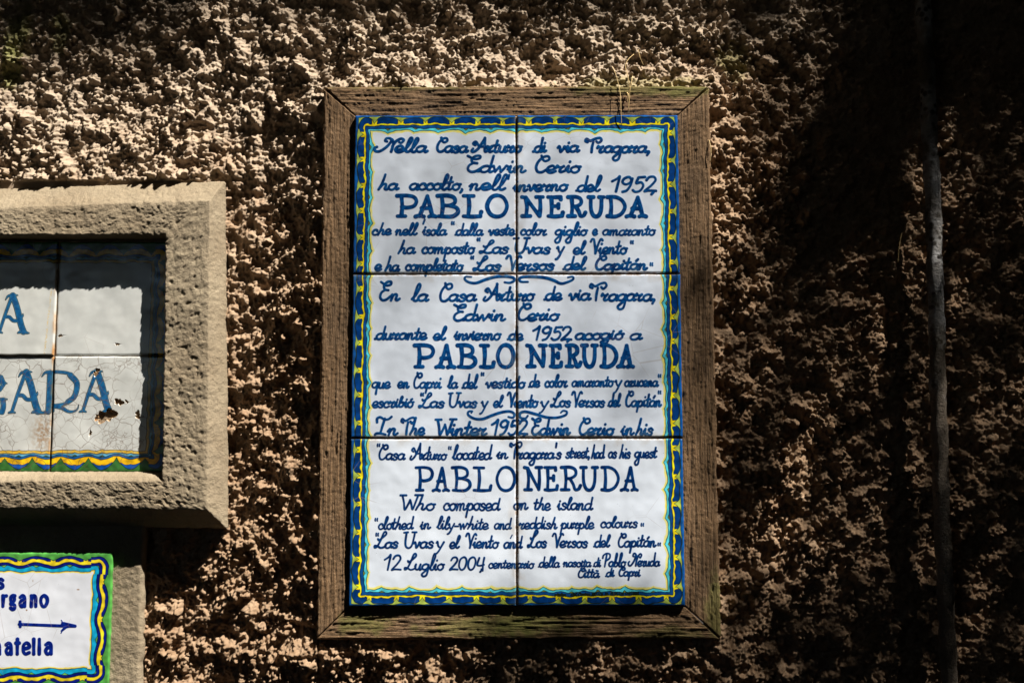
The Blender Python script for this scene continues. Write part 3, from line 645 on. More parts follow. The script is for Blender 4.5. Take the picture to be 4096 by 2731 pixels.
W(6, 'Città', 483, 642, 1052, (14, 34, 18, 3.8)); W(6, 'di', 678, 747, 1046, (14, 30, 18, 3.7)); W(6, 'Capri', 773, 932, 1044, (14, 32, 14, 3.8))
cv.paint(D_up, s255(0, 32, 84), s255(14, 82, 146)); cv.paint(D2, s255(0, 22, 70), s255(10, 60, 120))
jd = np.minimum(np.abs(cv.xx - 650), np.minimum(np.abs(cv.yy - 650), np.abs(cv.yy - 1300)))
cv.over(np.clip(np.maximum(1 - jd / 9, 0) * (.55 + 1.1 * fbm(cv.xx / 14, cv.yy / 14, 61, 3)), 0, .7), s255(128, 92, 66))
cv.over(np.clip(np.maximum(1 - jd / 40, 0) * .5 * (fbm(cv.xx / 60, cv.yy / 60, 65, 3) + .1), 0, .25), s255(170, 150, 128))
cv.over(((noise(cv.xx / 5, cv.yy / 5, 71) + .8 * noise(cv.xx / 60, cv.yy / 60, 73)) > 1.42) * .5, s255(96, 84, 76))
D = cv.new()
ST = (6, 11, 4, 1.25)
for t_, a_, b_, y_ in (('Atelier', 315, 400, 1182), ('del', 430, 477, 1178), ('Centro', 485, 572, 1178)): W(6, t_, a_, b_, y_, (6, 11, 4, 1.3))
BLK_S = dict(BLK); BLK_S.update({'T': "0,1 1,1;.5,1 .5,0", 'I': ".5,1 .5,0", 'C': ".9,.9 .4,1 .05,.5 .4,0 .95,.1", 'Z': "0,1 .9,1 0,0 1,0", 'S': ".9,.9 .3,1 .2,.6 .8,.4 .7,0 .05,.1",
              'A': "0,0 .5,1 1,0;.2,.4 .8,.4", 'N': "0,0 0,1;0,1 1,0;1,0 1,1", 'P': "0,0 0,1 .9,.9 .8,.5 .05,.5", 'R': "0,0 0,1 .9,.9 .8,.5 .05,.5;.4,.5 1,0", 'D': "0,0 0,1 .9,.8 .9,.2 0,0",
              'O': ".5,1 .05,.5 .5,0 .95,.5 .5,1", 'E': "0,0 0,1;0,1 1,1;0,.5 .8,.5;0,0 1,0"})
for t_, a_, b_, y0_, y1_ in (('ANTICO', 582, 662, 1155, 1176), ('DI', 680, 702, 1153, 1170), ('PATRIZIA', 718, 812, 1150, 1170), ('COSTANZE', 822, 920, 1150, 1168)):
    w_ = (b_ - a_) / len(t_); ox, oy, s_ = CRP[6]
    for i_, c_ in enumerate(t_): cv.box(D, BLK_S[c_], ox + (a_ + i_ * w_) / s_, ox + (a_ + (i_ + .85) * w_) / s_, oy + y0_ / s_, oy + y1_ / s_, 1.1)
cv.paint(D, s255(20, 30, 20), s255(30, 40, 30))
M_plaque = mat_tile('glazed_memorial_tile', cv.image('memorial_paint'))

plq = tag(empty('memorial_plaque', (0, 0, 0)), 'tall blue-lettered tile plaque to a poet in a weathered wooden frame, centre of the wall', 'plaque')
M_woodz, M_woodx, M_mortar = mat_wood('z'), mat_wood('x'), mat_simple('joint_mortar', (.20, .13, .08), (.32, .25, .17), 90, .95, .002, 300)
def board(p_out0, p_out1, p_in1, p_in0, along, mat, seed):
    L_ = math.dist(p_out0, p_out1); w_ = math.dist(p_out0, p_in0)
    nu = int(L_ / .0013); nv = 34
    u, v = np.meshgrid(np.linspace(0, 1, nu), np.linspace(0, 1, nv))
    po0, po1, pi1, pi0 = map(np.array, (p_out0, p_out1, p_in1, p_in0))
    P = (po0[None, None] * ((1 - u) * (1 - v))[..., None] + po1 * (u * (1 - v))[..., None] + pi1 * (u * v)[..., None] + pi0 * ((1 - u) * v)[..., None])
    X, Z = P[..., 0], P[..., 1]
    if along == 'z': a, b = X, Z
    else: a, b = Z, X
    g = fbm(a * 420, b * 9, seed, 3, .6); cr = noise(a * 110, b * 3.2, seed + 5)
    h = .0004 * g - .0015 * np.clip(np.abs(cr) * -22 + 1, 0, 1) * (noise(a * 50, b * 5, seed + 7) > .12) + .0009 * noise(X * 30, Z * 30, seed) + .0008 * noise(a * 260, b * 26, seed + 3) + .0004 * noise(X * 330, Z * 330, seed) + .0004 * noise(X * 160, Z * 160, seed)
    sm = np.clip(1 - np.minimum(v * .038, 9) / .003, 0, 1) ** 2
    e = np.minimum(u, 1 - u) * L_
    mit = np.clip(1 - e / .0012, 0, 1)
    h = h - sm * (.0022 + .002 * np.abs(noise(X * 90, Z * 90, seed + 2))) - mit * .0022
    off = .0013 * sm * fbm(X * 70, Z * 70, seed + 4, 3)
    if along == 'z': X = X + off
    else: Z = Z + off
    return slab('board', X, Z, -.0195 - h, .012, mat, frame)
frame = empty('frame'); frame.parent = plq
go, gi, gp = .2395, .1995, .0006
zo, zi = .3375, .2993
def mm(a, s): return (a[0] + s[0] * gp, a[1] + s[1] * gp)
board((-go, zo), (go, zo), (gi, zi), (-gi, zi), 'x', M_woodx, 3)
board((-go - .0, -zo - .0015), (go + .002, -zo - .0015), (gi, -zi), (-gi, -zi), 'x', M_woodx, 23)
board((-go - .0012, zo - .002), (-go + .001, -zo), (-gi, -zi + .0004), (-gi, zi - .0004), 'z', M_woodz, 43)
board((go + .0012, zo - .002), (go + .003, -zo), (gi, -zi + .0004), (gi, zi - .0004), 'z', M_woodz, 63)
gx, gz = np.meshgrid(np.linspace(-.199, .199, 200), np.linspace(-.299, .299, 300))
slab('joint_mortar', gx, gz, -.0205 - .0008 * fbm(gx * 90, gz * 90, 2, 3), .0, M_mortar, plq)
gap = .0011
for r_ in range(3):
    for c_ in range(2):
        jx, jz = RNG.uniform(-.0004, .0004), RNG.uniform(-.0004, .0004)
        tile('tile', -.2 + c_ * .2 + (gap if c_ else 0) + jx * 0, .1 - r_ * .2 + gap, .2 - gap, .2 - 2 * gap, -.0243 + jx, -.016, cv, M_plaque, plq,
             tilt=(RNG.uniform(-.0007, .0007), RNG.uniform(-.0007, .0007)), seed=r_ * 2 + c_ + 3)

# ------------------------------------------------------------------ 2. the street-name plaque in its cement surround
PX0, PX1, PZ1, PZ0, TP = -.9940, -.4240, .1440, -.1410, .1425
cv = Canvas(PX0, PZ1, PX1 - PX0, PZ1 - PZ0, 3250, -.0115)
cv.rgb[:] = s255(204, 206, 202)
border(cv, dict(per=112, mid=34, jit=3, wave=5, wi=.6, cusp=7, cusp_at_gap=False, b0=-9, bo=12, bh=46, pw=1.8, bw=.86, bi=36, sc=4, b1=58, b2=67, b3=74, glow=12, soft=1, gline=True, tri=7),
       dict(edge=s255(10, 30, 80), green=s255(52, 104, 48), blue=s255(22, 82, 166), yellow=s255(238, 186, 24), blue2=s255(24, 92, 158), cyan=s255(96, 168, 200),
            green2=s255(48, 96, 50), glow=s255(226, 172, 24), line=s255(14, 20, 24)), 60)
speckle(cv, 9, .06)
D = cv.new()
GF = 1.22
def G(pts, o, s, r0, r1=None, smooth=True):
    P = np.array(pts, float); P = spline(P) if smooth else P
    Q = np.array([cv.loc(o[0] + a / s, o[1] + b / s) for a, b in P]); n = len(Q); r1 = r0 if r1 is None else r1
    for i in range(n - 1):
        cv.seg(D, Q[i], Q[i + 1], (r0 + (r1 - r0) * i / n) * cv.k / s * GF, (r0 + (r1 - r0) * (i + 1) / n) * cv.k / s * GF)
def capA(o, s, dx=0, dy=0, f=1.):
    q = lambda *L: [(dx + a * f, dy + b * f) for a, b in L]
    G(q((305, 262), (210, 520), (140, 735)), o, s, 20 * f, 17 * f); G(q((312, 262), (370, 430), (420, 640), (455, 735)), o, s, 34 * f, 34 * f)
    G(q((225, 540), (270, 545), (320, 590), (390, 590)), o, s, 20 * f); G(q((400, 560), (440, 530), (446, 500)), o, s, 22 * f, 4 * f)
    G(q((300, 262), (250, 272), (218, 318)), o, s, 22 * f, 5 * f); G(q((320, 258), (365, 258), (380, 262)), o, s, 14 * f, 4 * f)
    G(q((140, 740), (105, 748), (95, 756)), o, s, 16 * f, 5 * f); G(q((140, 735), (175, 750)), o, s, 14 * f, 6 * f)
    G(q((450, 730), (400, 742), (380, 752)), o, s, 22 * f, 8 * f); G(q((460, 735), (500, 750), (525, 754)), o, s, 22 * f, 7 * f)
o4, o3 = (0, 1400), (0, 900)
capA(o4, 3.016); capA(o4, 3.016, 862, -2, .99); capA(o4, 3.016, -800, 0)
capA(o3, 3.136, -140, 630, .96)
def capR(dx):
    q = lambda *L: [(dx + a, b) for a, b in L]
    G(q((600, 272), (592, 500), (578, 738)), o4, 3.016, 30); G(q((590, 265), (540, 268), (500, 315)), o4, 3.016, 22, 5)
    G(q((610, 262), (720, 262), (850, 290), (930, 400), (900, 560), (790, 640), (660, 665)), o4, 3.016, 18, 16)
    G(q((850, 300), (928, 400), (900, 550), (820, 620)), o4, 3.016, 30, 26)
    G(q((640, 668), (740, 690), (820, 735), (890, 735), (935, 705), (948, 655)), o4, 3.016, 24, 4); G(q((578, 738), (520, 750)), o4, 3.016, 20, 8); G(q((640, 650), (640, 730)), o4, 3.016, 16)
capR(0); capR(-1670)
G([(0, 330), (40, 385), (78, 398)], o4, 3.016, 30, 4); G([(-10, 470), (40, 410)], o4, 3.016, 24, 12); G([(-120, 270), (-60, 280), (20, 380)], o4, 3.016, 24, 30)
G([(-120, 268), (-230, 340), (-270, 500), (-230, 660), (-100, 745), (10, 740)], o4, 3.016, 26); G([(20, 745), (35, 680), (30, 600)], o4, 3.016, 26, 28); G([(-40, 585), (30, 582), (78, 588)], o4, 3.016, 14, 8)
G([(-1440, 262), (-1290, 262)], o4, 3.016, 18); G([(-1590, 262), (-1440, 262)], o4, 3.016, 18); G([(-1440, 262), (-1440, 740)], o4, 3.016, 30)
G([(-130, 900), (-130, 1320)], o3, 3.136, 30); G([(-300, 900), (-390, 1310)], o3, 3.136, 18); G([(-500, 900), (-395, 1310)], o3, 3.136, 30)
# outlined brush letters: dark rim, pale inner rim, blue heart
al = np.clip(.5 - D, 0, 1); cv.over(al, s255(18, 34, 48)); cv.over(np.clip(.5 - (D + 2.2), 0, 1), s255(118, 186, 206))
cv.paint(D + 3.8, s255(2, 56, 106), s255(16, 96, 148)); cv.a = np.maximum(cv.a, al)
# chips: bare terracotta where the glaze has gone; the same spots are hollows in the tile
def cpt(cx, cy): return at(0 + cx / 3.016, 1400 + cy / 3.016, -.0115)
PITS = [(*cpt(1290, 790), .009, .006), (*cpt(1195, 795), .005, .0025), (*cpt(1240, 830), .005, .003), (*cpt(1436, 625), .0045, .004), (*cpt(1662, 780), .0038, .004), (*cpt(1090, 998), .0022, .002), (*cpt(1528, 618), .002, .002),
        (*at(240, 1342, -.0115), .002, .002), (*at(468, 1376, -.0115), .002, .0015), (*cpt(1165, 265), .004, .0012)]
for px_, pz_, pr_, pd_ in PITS:
    X_ = cv.xx / cv.ppm + cv.x0; Z_ = cv.z1 - cv.yy / cv.ppm
    ang = np.arctan2(Z_ - pz_, X_ - px_)
    rr = pr_ * (1 + .35 * np.sin(ang * 2 + px_ * 99) + .2 * np.sin(ang * 5 + pz_ * 77))
    q_ = np.clip((rr * 1.02 - np.hypot(X_ - px_, Z_ - pz_)) / .0004, 0, 1)
    n_ = np.clip(.5 + fbm(cv.xx / 6, cv.yy / 6, 5, 3), 0, 1)[..., None]
    cv.rgb = cv.rgb * (1 - q_[..., None]) + (np.array(s255(120, 84, 54)) * (1 - n_) + np.array(s255(196, 168, 130)) * n_) * q_[..., None]
# rust along the upright joint, a scraped streak of old mortar beside it, brown staining in the corner
jxx = (-.5665 - PX0) * 3250
st_ = np.exp(-((cv.xx - jxx + 5) / 7) ** 2) * np.clip(.35 + fbm(cv.xx / 30, cv.yy / 70, 14, 3), 0, 1); cv.over(np.clip(st_, 0, .8), s255(176, 118, 62))
sp_ = (np.abs(cv.xx - (jxx - 18 - 16 * np.clip(cv.yy / 460 - .3, 0, 1) * 2)) < 3.5) & (noise(cv.xx / 5, cv.yy / 5, 4) > .05) & (cv.yy < 455) & (cv.yy > 190); cv.over(sp_ * .9, s255(214, 190, 140))
bx, by = cv.loc(168, 1730); st_ = np.exp(-((cv.xx - bx) / 34) ** 2 - ((cv.yy - by) / 62) ** 2) * np.clip(.6 + fbm(cv.xx / 14, cv.yy / 14, 15, 3) * 1.2, 0, 1); cv.over(np.clip(st_ * .75, 0, .7), s255(150, 112, 78))
M_street = mat_tile('crazed_street_name_tile', cv.image('street_paint'), True, .62)
strt = tag(empty('street_plaque', (PX1 - .14, 0, 0)), 'street-name tile plaque with GARA letters, set deep in a thick grey cement surround at left', 'plaque')
off = np.array([strt.location.x, 0, 0])
def reloc(o, root):
    o.parent = root; o.location = -Vector(root.location)
for c_ in range(4):
    for r_ in range(2):
        x_ = -.5665 + (1 - c_) * TP if c_ < 1 else -.5665 - c_ * TP
        x_ = -.5665 - c_ * TP
        z_ = .0015 if r_ == 0 else .0015 - TP
        o = tile('tile', x_ + .0009, z_ + .0008, TP - .0018, TP - .0016, -.0112 + (-.0008 if (c_ + r_) % 2 else .0006), .0, cv, M_street, None, PITS,
                 tilt=(RNG.uniform(-.001, .001), RNG.uniform(-.0008, .0008)), seed=30 + c_ * 2 + r_)
        reloc(o, strt)
gx, gz = np.meshgrid(np.linspace(PX0 - .015, PX1 + .015, 320), np.linspace(PZ0 - .012, PZ1 + .016, 180))
reloc(slab('joint_mortar', gx, gz, -.0088 - .0007 * fbm(gx * 90, gz * 90, 2, 3), .004, M_mortar, None), strt)
M_cem = mat_cement()
def surround():
    LX = -1.045
    # corner points (x,z) of the rings, order TR, BR, BL, TL, with depth y and rounding
    rings = [([(-.3650, .2200), (-.3515, -.2080), (-1.068, -.200), (-1.055, .198)], .004),
             ([(-.3650, .2200), (-.3515, -.2080), (-1.068, -.200), (-1.055, .198)], -.0065),
             ([(-.3760, .1900), (-.3700, -.1850), (LX, -.178), (LX, .168)], -.0325),
             ([(-.3800, .1860), (-.3745, -.1815), (LX + .004, -.174), (LX + .004, .164)], -.0332),
             ([(-.4275, .1495), (-.4235, -.1440), (PX0 - .002, -.1440), (PX0 - .002, .1470)], -.0337),
             ([(-.4292, .1476), (-.4250, -.1412), (PX0, -.1412), (PX0, .1455)], -.0325),
             ([(-.4286, .1470), (-.4250, -.1385), (PX0 + .001, -.138), (PX0 + .001, .1440)], -.006)]
    # the lower ledge slopes: pull the face edge of the bottom side outwards
    pts = [np.array(r[0]) for r in rings]; dep = [r[1] for r in rings]
    dep = [np.full(4, d_) for d_ in dep]; dep[5][1] = dep[5][2] = -.0255
    for k, zz in ((4, -.1515), (5, -.1440)):
        pts[k][1][1] = zz; pts[k][2][1] = zz
    sub = [1, 22, 3, 34, 3, 16]
    V = []; S = []
    per = []
    for e in range(4):
        L_ = math.dist(pts[3][e], pts[3][(e + 1) % 4]); m = int(L_ / .0015)
        per += [(e, t) for t in np.linspace(0, 1, m, endpoint=False)]
    E_ = np.array([p[0] for p in per]); T_ = np.array([p[1] for p in per])[:, None]
    def dring(k): return (dep[k][E_] * (1 - T_[:, 0]) + dep[k][(E_ + 1) % 4] * T_[:, 0])
    def ring(k): return pts[k][E_] * (1 - T_) + pts[k][(E_ + 1) % 4] * T_
    rows = []
    for k in range(6):
        a, b = ring(k), ring(k + 1)
        for j in range(sub[k]):
            t = j / sub[k]; rows.append(np.c_[a * (1 - t) + b * t, dring(k) * (1 - t) + dring(k + 1) * t])
    rows.append(np.c_[ring(6), dring(6)])
    R_ = np.array(rows); X, Z, Y = R_[..., 0], R_[..., 1], R_[..., 2]
    big = .0016 * fbm(X * 16, Z * 16, 12, 3); mid = .0008 * fbm(X * 120, Z * 120, 14, 3, .6)
    pit = -.0013 * np.clip(noise(X * 150, Z * 150, 17) * 2.4 - .75, 0, 1) * (X > -.46) * (X < -.385) - .0006 * np.clip(noise(X * 190, Z * 190, 19) * 2.4 - 1, 0, 1)
    fine = .0006 * noise(X * 420, Z * 420, 15)
    amt = np.clip((-Y - .006) / .01, 0, 1)
    Y2 = Y - (big + mid + pit + fine) * amt
    X2 = X + .0007 * fbm(Z * 40, Y * 90 + X * 10, 5, 3) + .0005 * noise(Z * 260, X * 260, 7); Z2 = Z + .0007 * fbm(X * 40, Y * 90, 6, 3) + .0005 * noise(X * 260, Z * 260, 8)
    nr, nc = X.shape; idx = np.arange(nr * nc).reshape(nr, nc)
    a = idx[:-1]; b = idx[1:]; q = np.stack([a, np.roll(a, -1, 1), np.roll(b, -1, 1), b], -1).reshape(-1, 4)
    return mesh_np('cement_surround', np.stack([X2, Y2, Z2], -1).reshape(-1, 3), q, M_cem, None)
reloc(surround(), strt)

GF = 1.
# ------------------------------------------------------------------ 3. the small direction sign below it
SX1, SZ1, SW, SH = -.4866, -.2366, .30, .1585
cv = Canvas(SX1 - SW, SZ1, SW, SH, 3250, -.014)
cv.rgb[:] = s255(232, 236, 244)
border(cv, dict(per=128, mid=38, jit=3, wave=6, wi=.75, cusp=6, cusp_at_gap=False, b0=-9, bo=14, bh=17, pw=2.2, bw=.86, bi=30, sc=3.5, b1=43, b2=54, b3=70, glow=7, soft=1.5, gline=False, tri=9),
       dict(edge=s255(100, 200, 90), green=s255(84, 160, 72), blue=s255(14, 30, 128), yellow=s255(246, 218, 46), blue2=s255(14, 26, 120), cyan=s255(24, 168, 210),
            green2=s255(110, 180, 80), glow=s255(246, 220, 70), line=s255(12, 18, 34)), 58)
speckle(cv, 19, .03)
D = cv.new()
def PB(ch, x0, x1, yt, yb, r=6.4):
    cv.box(D, PRN[ch], x0 / 2.484, x1 / 2.484, 2100 + yt / 2.484, 2100 + yb / 2.484, r)
PB('s', -35, 50, 515, 635, 6); PB('o', -110, -20, 685, 818)
for a_ in (('r', 5, 80), ('g', 85, 165), ('a', 178, 265), ('n', 287, 377), ('o', 385, 487)): PB(*a_, 680, 818)
for a_ in (('i', -145, -100), ('n', -80, 18), ('a', 40, 132), ('t', 142, 212), ('e', 210, 312), ('l', 318, 352), ('l', 368, 412), ('a', 432, 530)): PB(*a_, 1150, 1290)
o2 = (0, 2100)
G([(190, 980), (640, 997)], o2, 2.484, 13, 14, False); G([(198, 955), (200, 1003)], o2, 2.484, 13, 13, False)
G([(608, 940), (640, 975), (750, 998)], o2, 2.484, 3, 3); G([(605, 1068), (640, 1022), (750, 998)], o2, 2.484, 3, 3)
G([(630, 985), (745, 998)], o2, 2.484, 26, 2, False); G([(616, 965), (650, 985)], o2, 2.484, 8, 18, False); G([(612, 1045), (650, 1010)], o2, 2.484, 8, 18, False)
cv.paint(D, s255(2, 14, 92), s255(10, 40, 136))
X_ = cv.xx / cv.ppm + cv.x0; Z_ = cv.z1 - cv.yy / cv.ppm
for px_, py_, rx_, ry_ in ((312, 2356, 5, 2.2), (131, 2321, 1, 4), (106, 2438, 3, 3)):
    a_, b_ = cv.loc(px_, py_); q_ = np.clip(1.5 - np.hypot((cv.xx - a_) / rx_, (cv.yy - b_) / ry_) - .5 * noise(cv.xx / 2, cv.yy / 2, 3), 0, 1); cv.over(q_, s255(150, 120, 96))
M_dir = mat_tile('glazed_direction_tile', cv.image('direction_paint'))
dsn = tag(empty('direction_sign', (SX1 - .15, 0, SZ1 - .08)), 'small white tile sign with a right-pointing arrow and green border, below the cement surround', 'sign')
reloc(tile('tile', SX1 - SW, SZ1 - SH, SW, SH, -.014, -.0075, cv, M_dir, None, seed=50, n=60), dsn)
a0, a1 = -.85, -.4505
gx, gz = np.meshgrid(np.linspace(a0, a1, 280), np.linspace(-.415, -.205, 150))
dd = np.minimum(a1 - gx, gx - a0)
yy_ = -.0085 - .0009 * fbm(gx * 25, gz * 25, 5, 3) - .0007 * fbm(gx * 160, gz * 160, 7, 3, .6) + .004 * np.clip(1 - dd / .004, 0, 1) ** 2
reloc(slab('mortar_bed', gx + .0018 * fbm(gz * 40, gz * 3, 3, 3) * (dd < .002), gz, yy_, .006, M_cem, None), dsn)

# ------------------------------------------------------------------ 4. the pipe at right
pp = []
for py_ in np.linspace(-2600, 5200, 260):
    z_ = at(3740, py_, -.014)[1]
    if GZ < z_ < 1.33: pp.append((.5128 + .0011 * math.sin(z_ * 9) + .0004 * math.sin(z_ * 41), -.0175 - .0015 * math.sin(z_ * 7), z_))
pipe = tube('wall_pipe', pp, [.0098 + .0007 * math.sin(i * .9) + .0005 * math.sin(i * 2.3) for i in range(len(pp))], mat_pipe(), None, 20)
tag(pipe, 'thin upright pipe with flaking grey paint, on the wall right of the framed plaque', 'pipe')

# ------------------------------------------------------------------ 5. dry pine needles and stalks caught on the wall
M_needle = mat_simple('dry_pine_needle', (.60, .42, .18), (.72, .54, .27), 40, .6)
def needle(pts, rad, label, cat='pine needle', group=None, name='pine_needle'):
    P = spline(np.array([[*at(a, b, -c), c] for a, b, c in pts]), 6); rad *= .8
    o = tube(name, [(p[0], -p[2], p[1]) for p in P], rad, M_needle, None, 6); return tag(o, label, cat, group)
needle([(2450, 268, .018), (2465, 305, .024), (2480, 370, .027), (2484, 440, .029), (2486, 500, .0262)], .00048, 'dry pine needle hanging straight over the top frame board onto the blue tile edge')
needle([(2535, 218, .020), (2512, 240, .024), (2502, 268, .026), (2514, 320, .028), (2518, 380, .027), (2513, 450, .023)], .00055, 'bent dry pine needle hanging beside the straight one over the top frame board')
needle([(2530, 305, .026), (2520, 360, .029), (2514, 420, .026), (2516, 452, .022)], .0005, 'short dry needle lying against the bent pine needle on the top board')
needle([(2553, 198, .020), (2560, 230, .022), (2574, 262, .018)], .0004, 'fine curved needle stuck in the render above the top frame board')
needle([(3608, 930, .012), (3596, 990, .014), (3592, 1050, .012)], .0005, 'thin pale stalk on the dark render left of the pipe', 'dry stalk', None, 'dry_stalk')
needle([(2836, 560, .020), (2844, 600, .023), (2840, 650, .021)], .0006, 'curled orange stalk beside the right edge of the wooden frame', 'dry stalk', None, 'dry_stalk')
twg = needle([(2508, 372, .0215), (2512, 380, .024), (2506, 410, .022)], .0011, 'tiny brown twig stub lodged behind the needles on the top board', 'twig', None, 'twig')

# ------------------------------------------------------------------ 6. the tree over the lane whose leaves shade the right of the wall
def shade_T(px, py):
    """how much sun the photograph shows reaching the wall there"""
    xb_ = np.interp(py, [-900, 0, 200, 400, 600, 800, 950, 1100, 1250, 1500, 2100, 2731, 4200], [3400, 3360, 3350, 3280, 3190, 3110, 3060, 2920, 2860, 2880, 2860, 2850, 2850])
    T = np.clip((xb_ + 90 - px) / np.interp(py, [0, 500, 1000], [620, 380, 170]), .02, 1)
    low = (py > np.interp(px, [2800, 3100, 3400, 3650, 3760, 4096, 5500], [1020, 900, 860, 780, 330, 260, 200])) & (px > xb_)
    T = np.where(low, .42, T)
    T = np.where(low, T + .6 * np.exp(-((px - 3270) / 210) ** 2 - ((py - 1960) / 260) ** 2) + .25 * np.exp(-((px - 2960) / 120) ** 2 - ((py - 2450) / 130) ** 2), T)
    T = np.where((py > 2445) & (px > 1850) & (px < 2880), .6, T)
    T = np.where((py > 1000) & (py < 1290) & (px > 2745) & (px < xb_ + 30), .4, T)
    T = np.where((px > 3650) & (px < 3850) & (py > 760), .55, T)
    T = np.where((px > 1300) & (px < 2850) & (py > 345) & (py < 1750), T * (.90 + .07 * noise(px / 330., py / 330., 9)), T)
    T = np.where((py < 50) & (px < 800), .25, T); T = np.where((py < -60) & (px > -800), np.minimum(T, .6), T)
    return np.clip(T, .02, 1)
rs = np.random.RandomState(3)
gx_, gy_ = np.meshgrid(np.arange(1200, 5600, 20.), np.arange(-1500, 4300, 20.))
gx2, gy2 = np.meshgrid(np.arange(-900, 1200, 20.), np.arange(-1100, 60, 20.))
GX = np.concatenate([gx_.ravel(), gx2.ravel()]); GY = np.concatenate([gy_.ravel(), gy2.ravel()])
T_ = shade_T(GX, GY)
cell = (20 * .000307) ** 2
tl = (GX > 1400) & (GX < 2750) & (GY > 440) & (GY < 1760)
lam = -np.log(T_) * cell / 1.0e-4 * np.where(tl, 1, 1) * np.maximum(1 + .95 * noise(GX / 230, GY / 230, 3) + .4 * noise(GX / 90, GY / 90, 5), .15) ** np.where(tl, 0, 1)
n_ = rs.poisson(np.maximum(lam, 0)); GX = np.repeat(GX, n_) + rs.uniform(0, 20, n_.sum()); GY = np.repeat(GY, n_) + rs.uniform(0, 20, n_.sum()); TT = np.repeat(T_, n_)
onp = (GX > 1260) & (GX < 2885) & (GY > 340) & (GY < 2560); PY = np.where(onp, -.022, -.006)
WX, WZ = np.array([at(a, b, c) for a, b, c in zip(GX, GY, PY)]).T
dist = np.where(TT < .1, rs.uniform(1.7, 2.7, len(WX)), rs.uniform(2.6, 4.6, len(WX)))
dist = np.where((GX > 1400) & (GX < 2750) & (GY > 440) & (GY < 1760), rs.uniform(5.5, 7, len(WX)), dist)
LP = np.stack([WX, PY, WZ], 1) + SUN_DIR * dist[:, None]
nl = len(LP)
ax = rs.randn(nl, 3); ax /= np.linalg.norm(ax, axis=1)[:, None]
bx_ = np.cross(ax, rs.randn(nl, 3)); bx_ /= np.linalg.norm(bx_, axis=1)[:, None]
sz = rs.uniform(.009, .014, nl)[:, None]
P4 = np.stack([LP - ax * sz, LP + bx_ * sz * .55, LP + ax * sz, LP - bx_ * sz * .55], 1)
tree = tag(empty('overhanging_tree', (2.6, -2.3, GZ)), 'leafy tree leaning over the lane, outside the picture, shading the right of the wall', 'tree')
M_leaf = mat_simple('leaf', (.05, .08, .02), (.08, .11, .03), 3, .6); M_bark = mat_simple('bark', (.12, .09, .06), (.2, .15, .1), 20, .9)
fol = mesh_np('leaves', P4.reshape(-1, 3), np.arange(nl * 4).reshape(-1, 4), M_leaf, None, smooth=False); fol['kind'] = 'stuff'; reloc(fol, tree)
tk = [(2.6, -2.3, GZ), (2.62, -2.25, -.6), (2.5, -2.1, .6), (2.55, -1.9, 1.7), (2.4, -1.7, 2.7), (2.38, -1.62, 3.1)]
reloc(tube('trunk', tk, [.16, .13, .11, .09, .06, .03], M_bark, None, 12), tree)
idx = rs.choice(nl, 46, replace=False)
for i in idx:
    e = LP[i]; s = np.array(tk[3 if e[2] < 2.2 else 4]) + rs.uniform(-.05, .05, 3); m = (s + e) / 2 + rs.uniform(-.12, .12, 3) + np.array([0, 0, .1])
    q_ = spline(np.array([s, m, e]), 5); w_ = q_ - SUN_DIR * (q_[:, 1] / SUN_DIR[1])[:, None]
    if ((w_[:, 0] > -.72) & (w_[:, 0] < .3) & (w_[:, 2] > -.46) & (w_[:, 2] < .52)).any(): continue
    reloc(tube('branch', spline(np.array([s, m, e]), 5), list(np.linspace(.012, .003, 11)), M_bark, None, 5), tree)

# unseen sky blockers, added: building across, buildings at lane ends, leaf canopy overhead
M_house = mat_simple('dark_ochre_plaster', (.07, .05, .035), (.10, .075, .05), 3, .95, .004, 80); M_dark = mat_simple('green_shutter', (.01, .03, .02), (.02, .04, .03), 5)
def added_house(name, x0, x1, y0, y1, h, label, face):
    root = tag(empty(name, ((x0 + x1) / 2, (y0 + y1) / 2, GZ)), label, 'added_house')
    def bx(nm, a, b, m):
        v = [(x, y, z) for x in (a[0], b[0]) for y in (a[1], b[1]) for z in (a[2], b[2])]
        f = [(0, 1, 3, 2), (4, 6, 7, 5), (0, 4, 5, 1), (2, 3, 7, 6), (0, 2, 6, 4), (1, 5, 7, 3)]
        me = bpy.data.meshes.new(nm); me.from_pydata(v, [], f); me.materials.append(m); o = bpy.data.objects.new(nm, me); COL.objects.link(o); reloc(o, root)
    
    if face == 'y':
        for a_, b_ in (((x0, y0, GZ), (-2.35, y1, h)), ((-1.0, y0, GZ), (x1, y1, h)), ((-2.35, y0, .78), (-1.0, y1, h)), ((-2.35, y0, GZ), (-1.0, y1, .05))): bx('wall', a_, b_, M_house)  # opening shaped so bright sky reflects in the shaded street tiles
    else: bx('wall', (x0, y0, GZ), (x1, y1, h), M_house)
    bx('cornice', (x0 - .1, y0 - .1, h + .002), (x1 + .1, y1 + .1, h + .18), M_house)
    for k in range(3):
        for z in (.2, 3.2):
            if face == 'y': c = x0 + (x1 - x0) * (k + .5) / 3; bx('shutter', (c - .5, y1 + .004, z), (c + .5, y1 + .05, z + 1.5), M_dark)
            else:
                c = y0 + (y1 - y0) * (k + .5) / 3; xx = x1 + .004 if face == '+x' else x0 - .054; bx('shutter', (xx, c - .4, z), (xx + .05, c + .4, z + 1.5), M_dark)
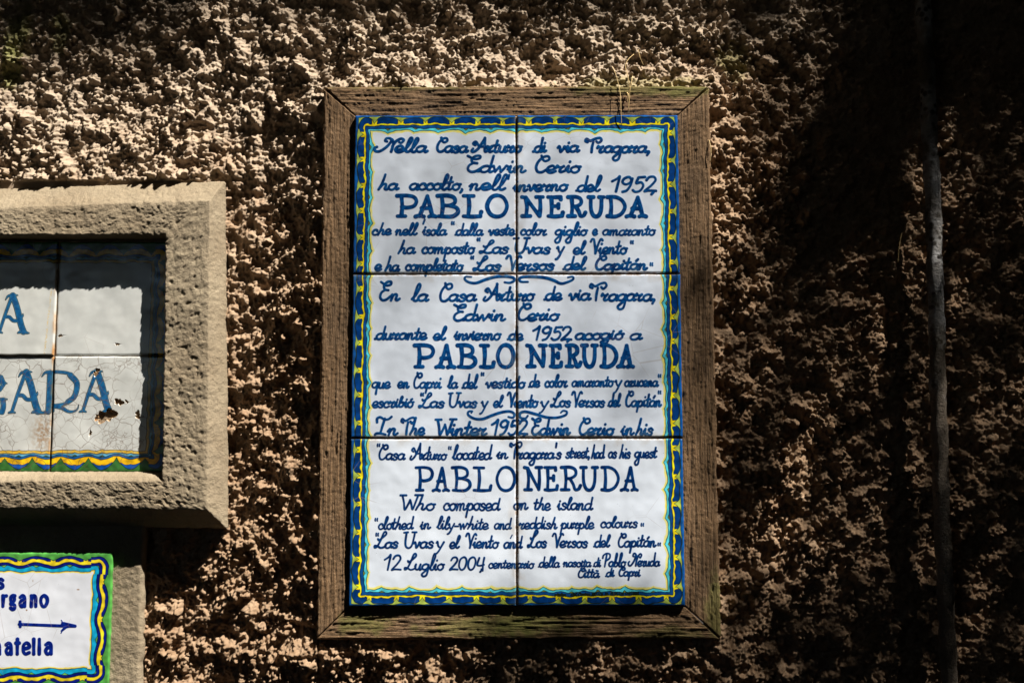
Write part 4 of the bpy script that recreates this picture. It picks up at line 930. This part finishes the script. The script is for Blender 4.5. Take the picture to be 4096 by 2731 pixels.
added_house('added_house', -9.5, 9.5, -3.7, -3.3, 6.6, 'dark plastered building added across the lane to block sky light, behind the camera', 'y')
added_house('added_house', -13, -9.7, -9, 3, 6.6, 'building added at the left end of the lane to block sky light, outside the picture', '+x')
added_house('added_house', 9.7, 13, -9, 3, 6.6, 'building added at the right end of the lane to block sky light, outside the picture', '-x')
added_canopy = tag(empty('sky_block_leaves', (-3, -3.2, GZ)), 'broad leaf cover added over the lane to block sky light, outside the picture', 'added_canopy')
nv_ = 135000
VP = np.stack([rs.uniform(-9.5, 9.5, nv_), rs.uniform(-3.3, -.02, nv_), rs.uniform(2.3, 4.6, nv_)], 1)
tt = VP[:, 1] / SUN_DIR[1]; wp = VP - SUN_DIR * tt[:, None]
VP = VP[~((wp[:, 0] > -.86) & (wp[:, 0] < .92) & (wp[:, 2] > -.62) & (wp[:, 2] < .62))]; nv_ = len(VP)  # added leaves leave a gap where sun must reach the wall
ax = rs.randn(nv_, 3) * [1, 1, .5]; ax /= np.linalg.norm(ax, axis=1)[:, None]
b_ = np.cross(ax, rs.randn(nv_, 3) * [.5, .5, 1] + [0, 0, .6]); b_ /= np.linalg.norm(b_, axis=1)[:, None]; b_ = np.cross(b_, ax)
sz = rs.uniform(.055, .095, nv_)[:, None]
P4 = np.stack([VP - ax * sz, VP + b_ * sz * .75, VP + ax * sz, VP - b_ * sz * .75], 1)
fol = mesh_np('leaves', P4.reshape(-1, 3), np.arange(nv_ * 4).reshape(-1, 4), M_leaf, None, smooth=False); fol['kind'] = 'stuff'; reloc(fol, added_canopy)
for k in range(7):
    xk = -7.5 + k * 2.3
    if 0 < xk < 3: continue
    reloc(tube('stem', [(xk, -3.25, GZ), (xk + .1, -3.24, 1.), (xk, -3.2, 2.4), (xk + .3, -2.2, 2.9), (xk + .2, -1.1, 3.0), (xk + .4, -.1, 3.0)], [.03, .026, .022, .018, .014, .01], M_bark, None, 6), added_canopy)
print('leaves', nl, 'wall verts', len(V) if hasattr(V, '__len__') else 0)
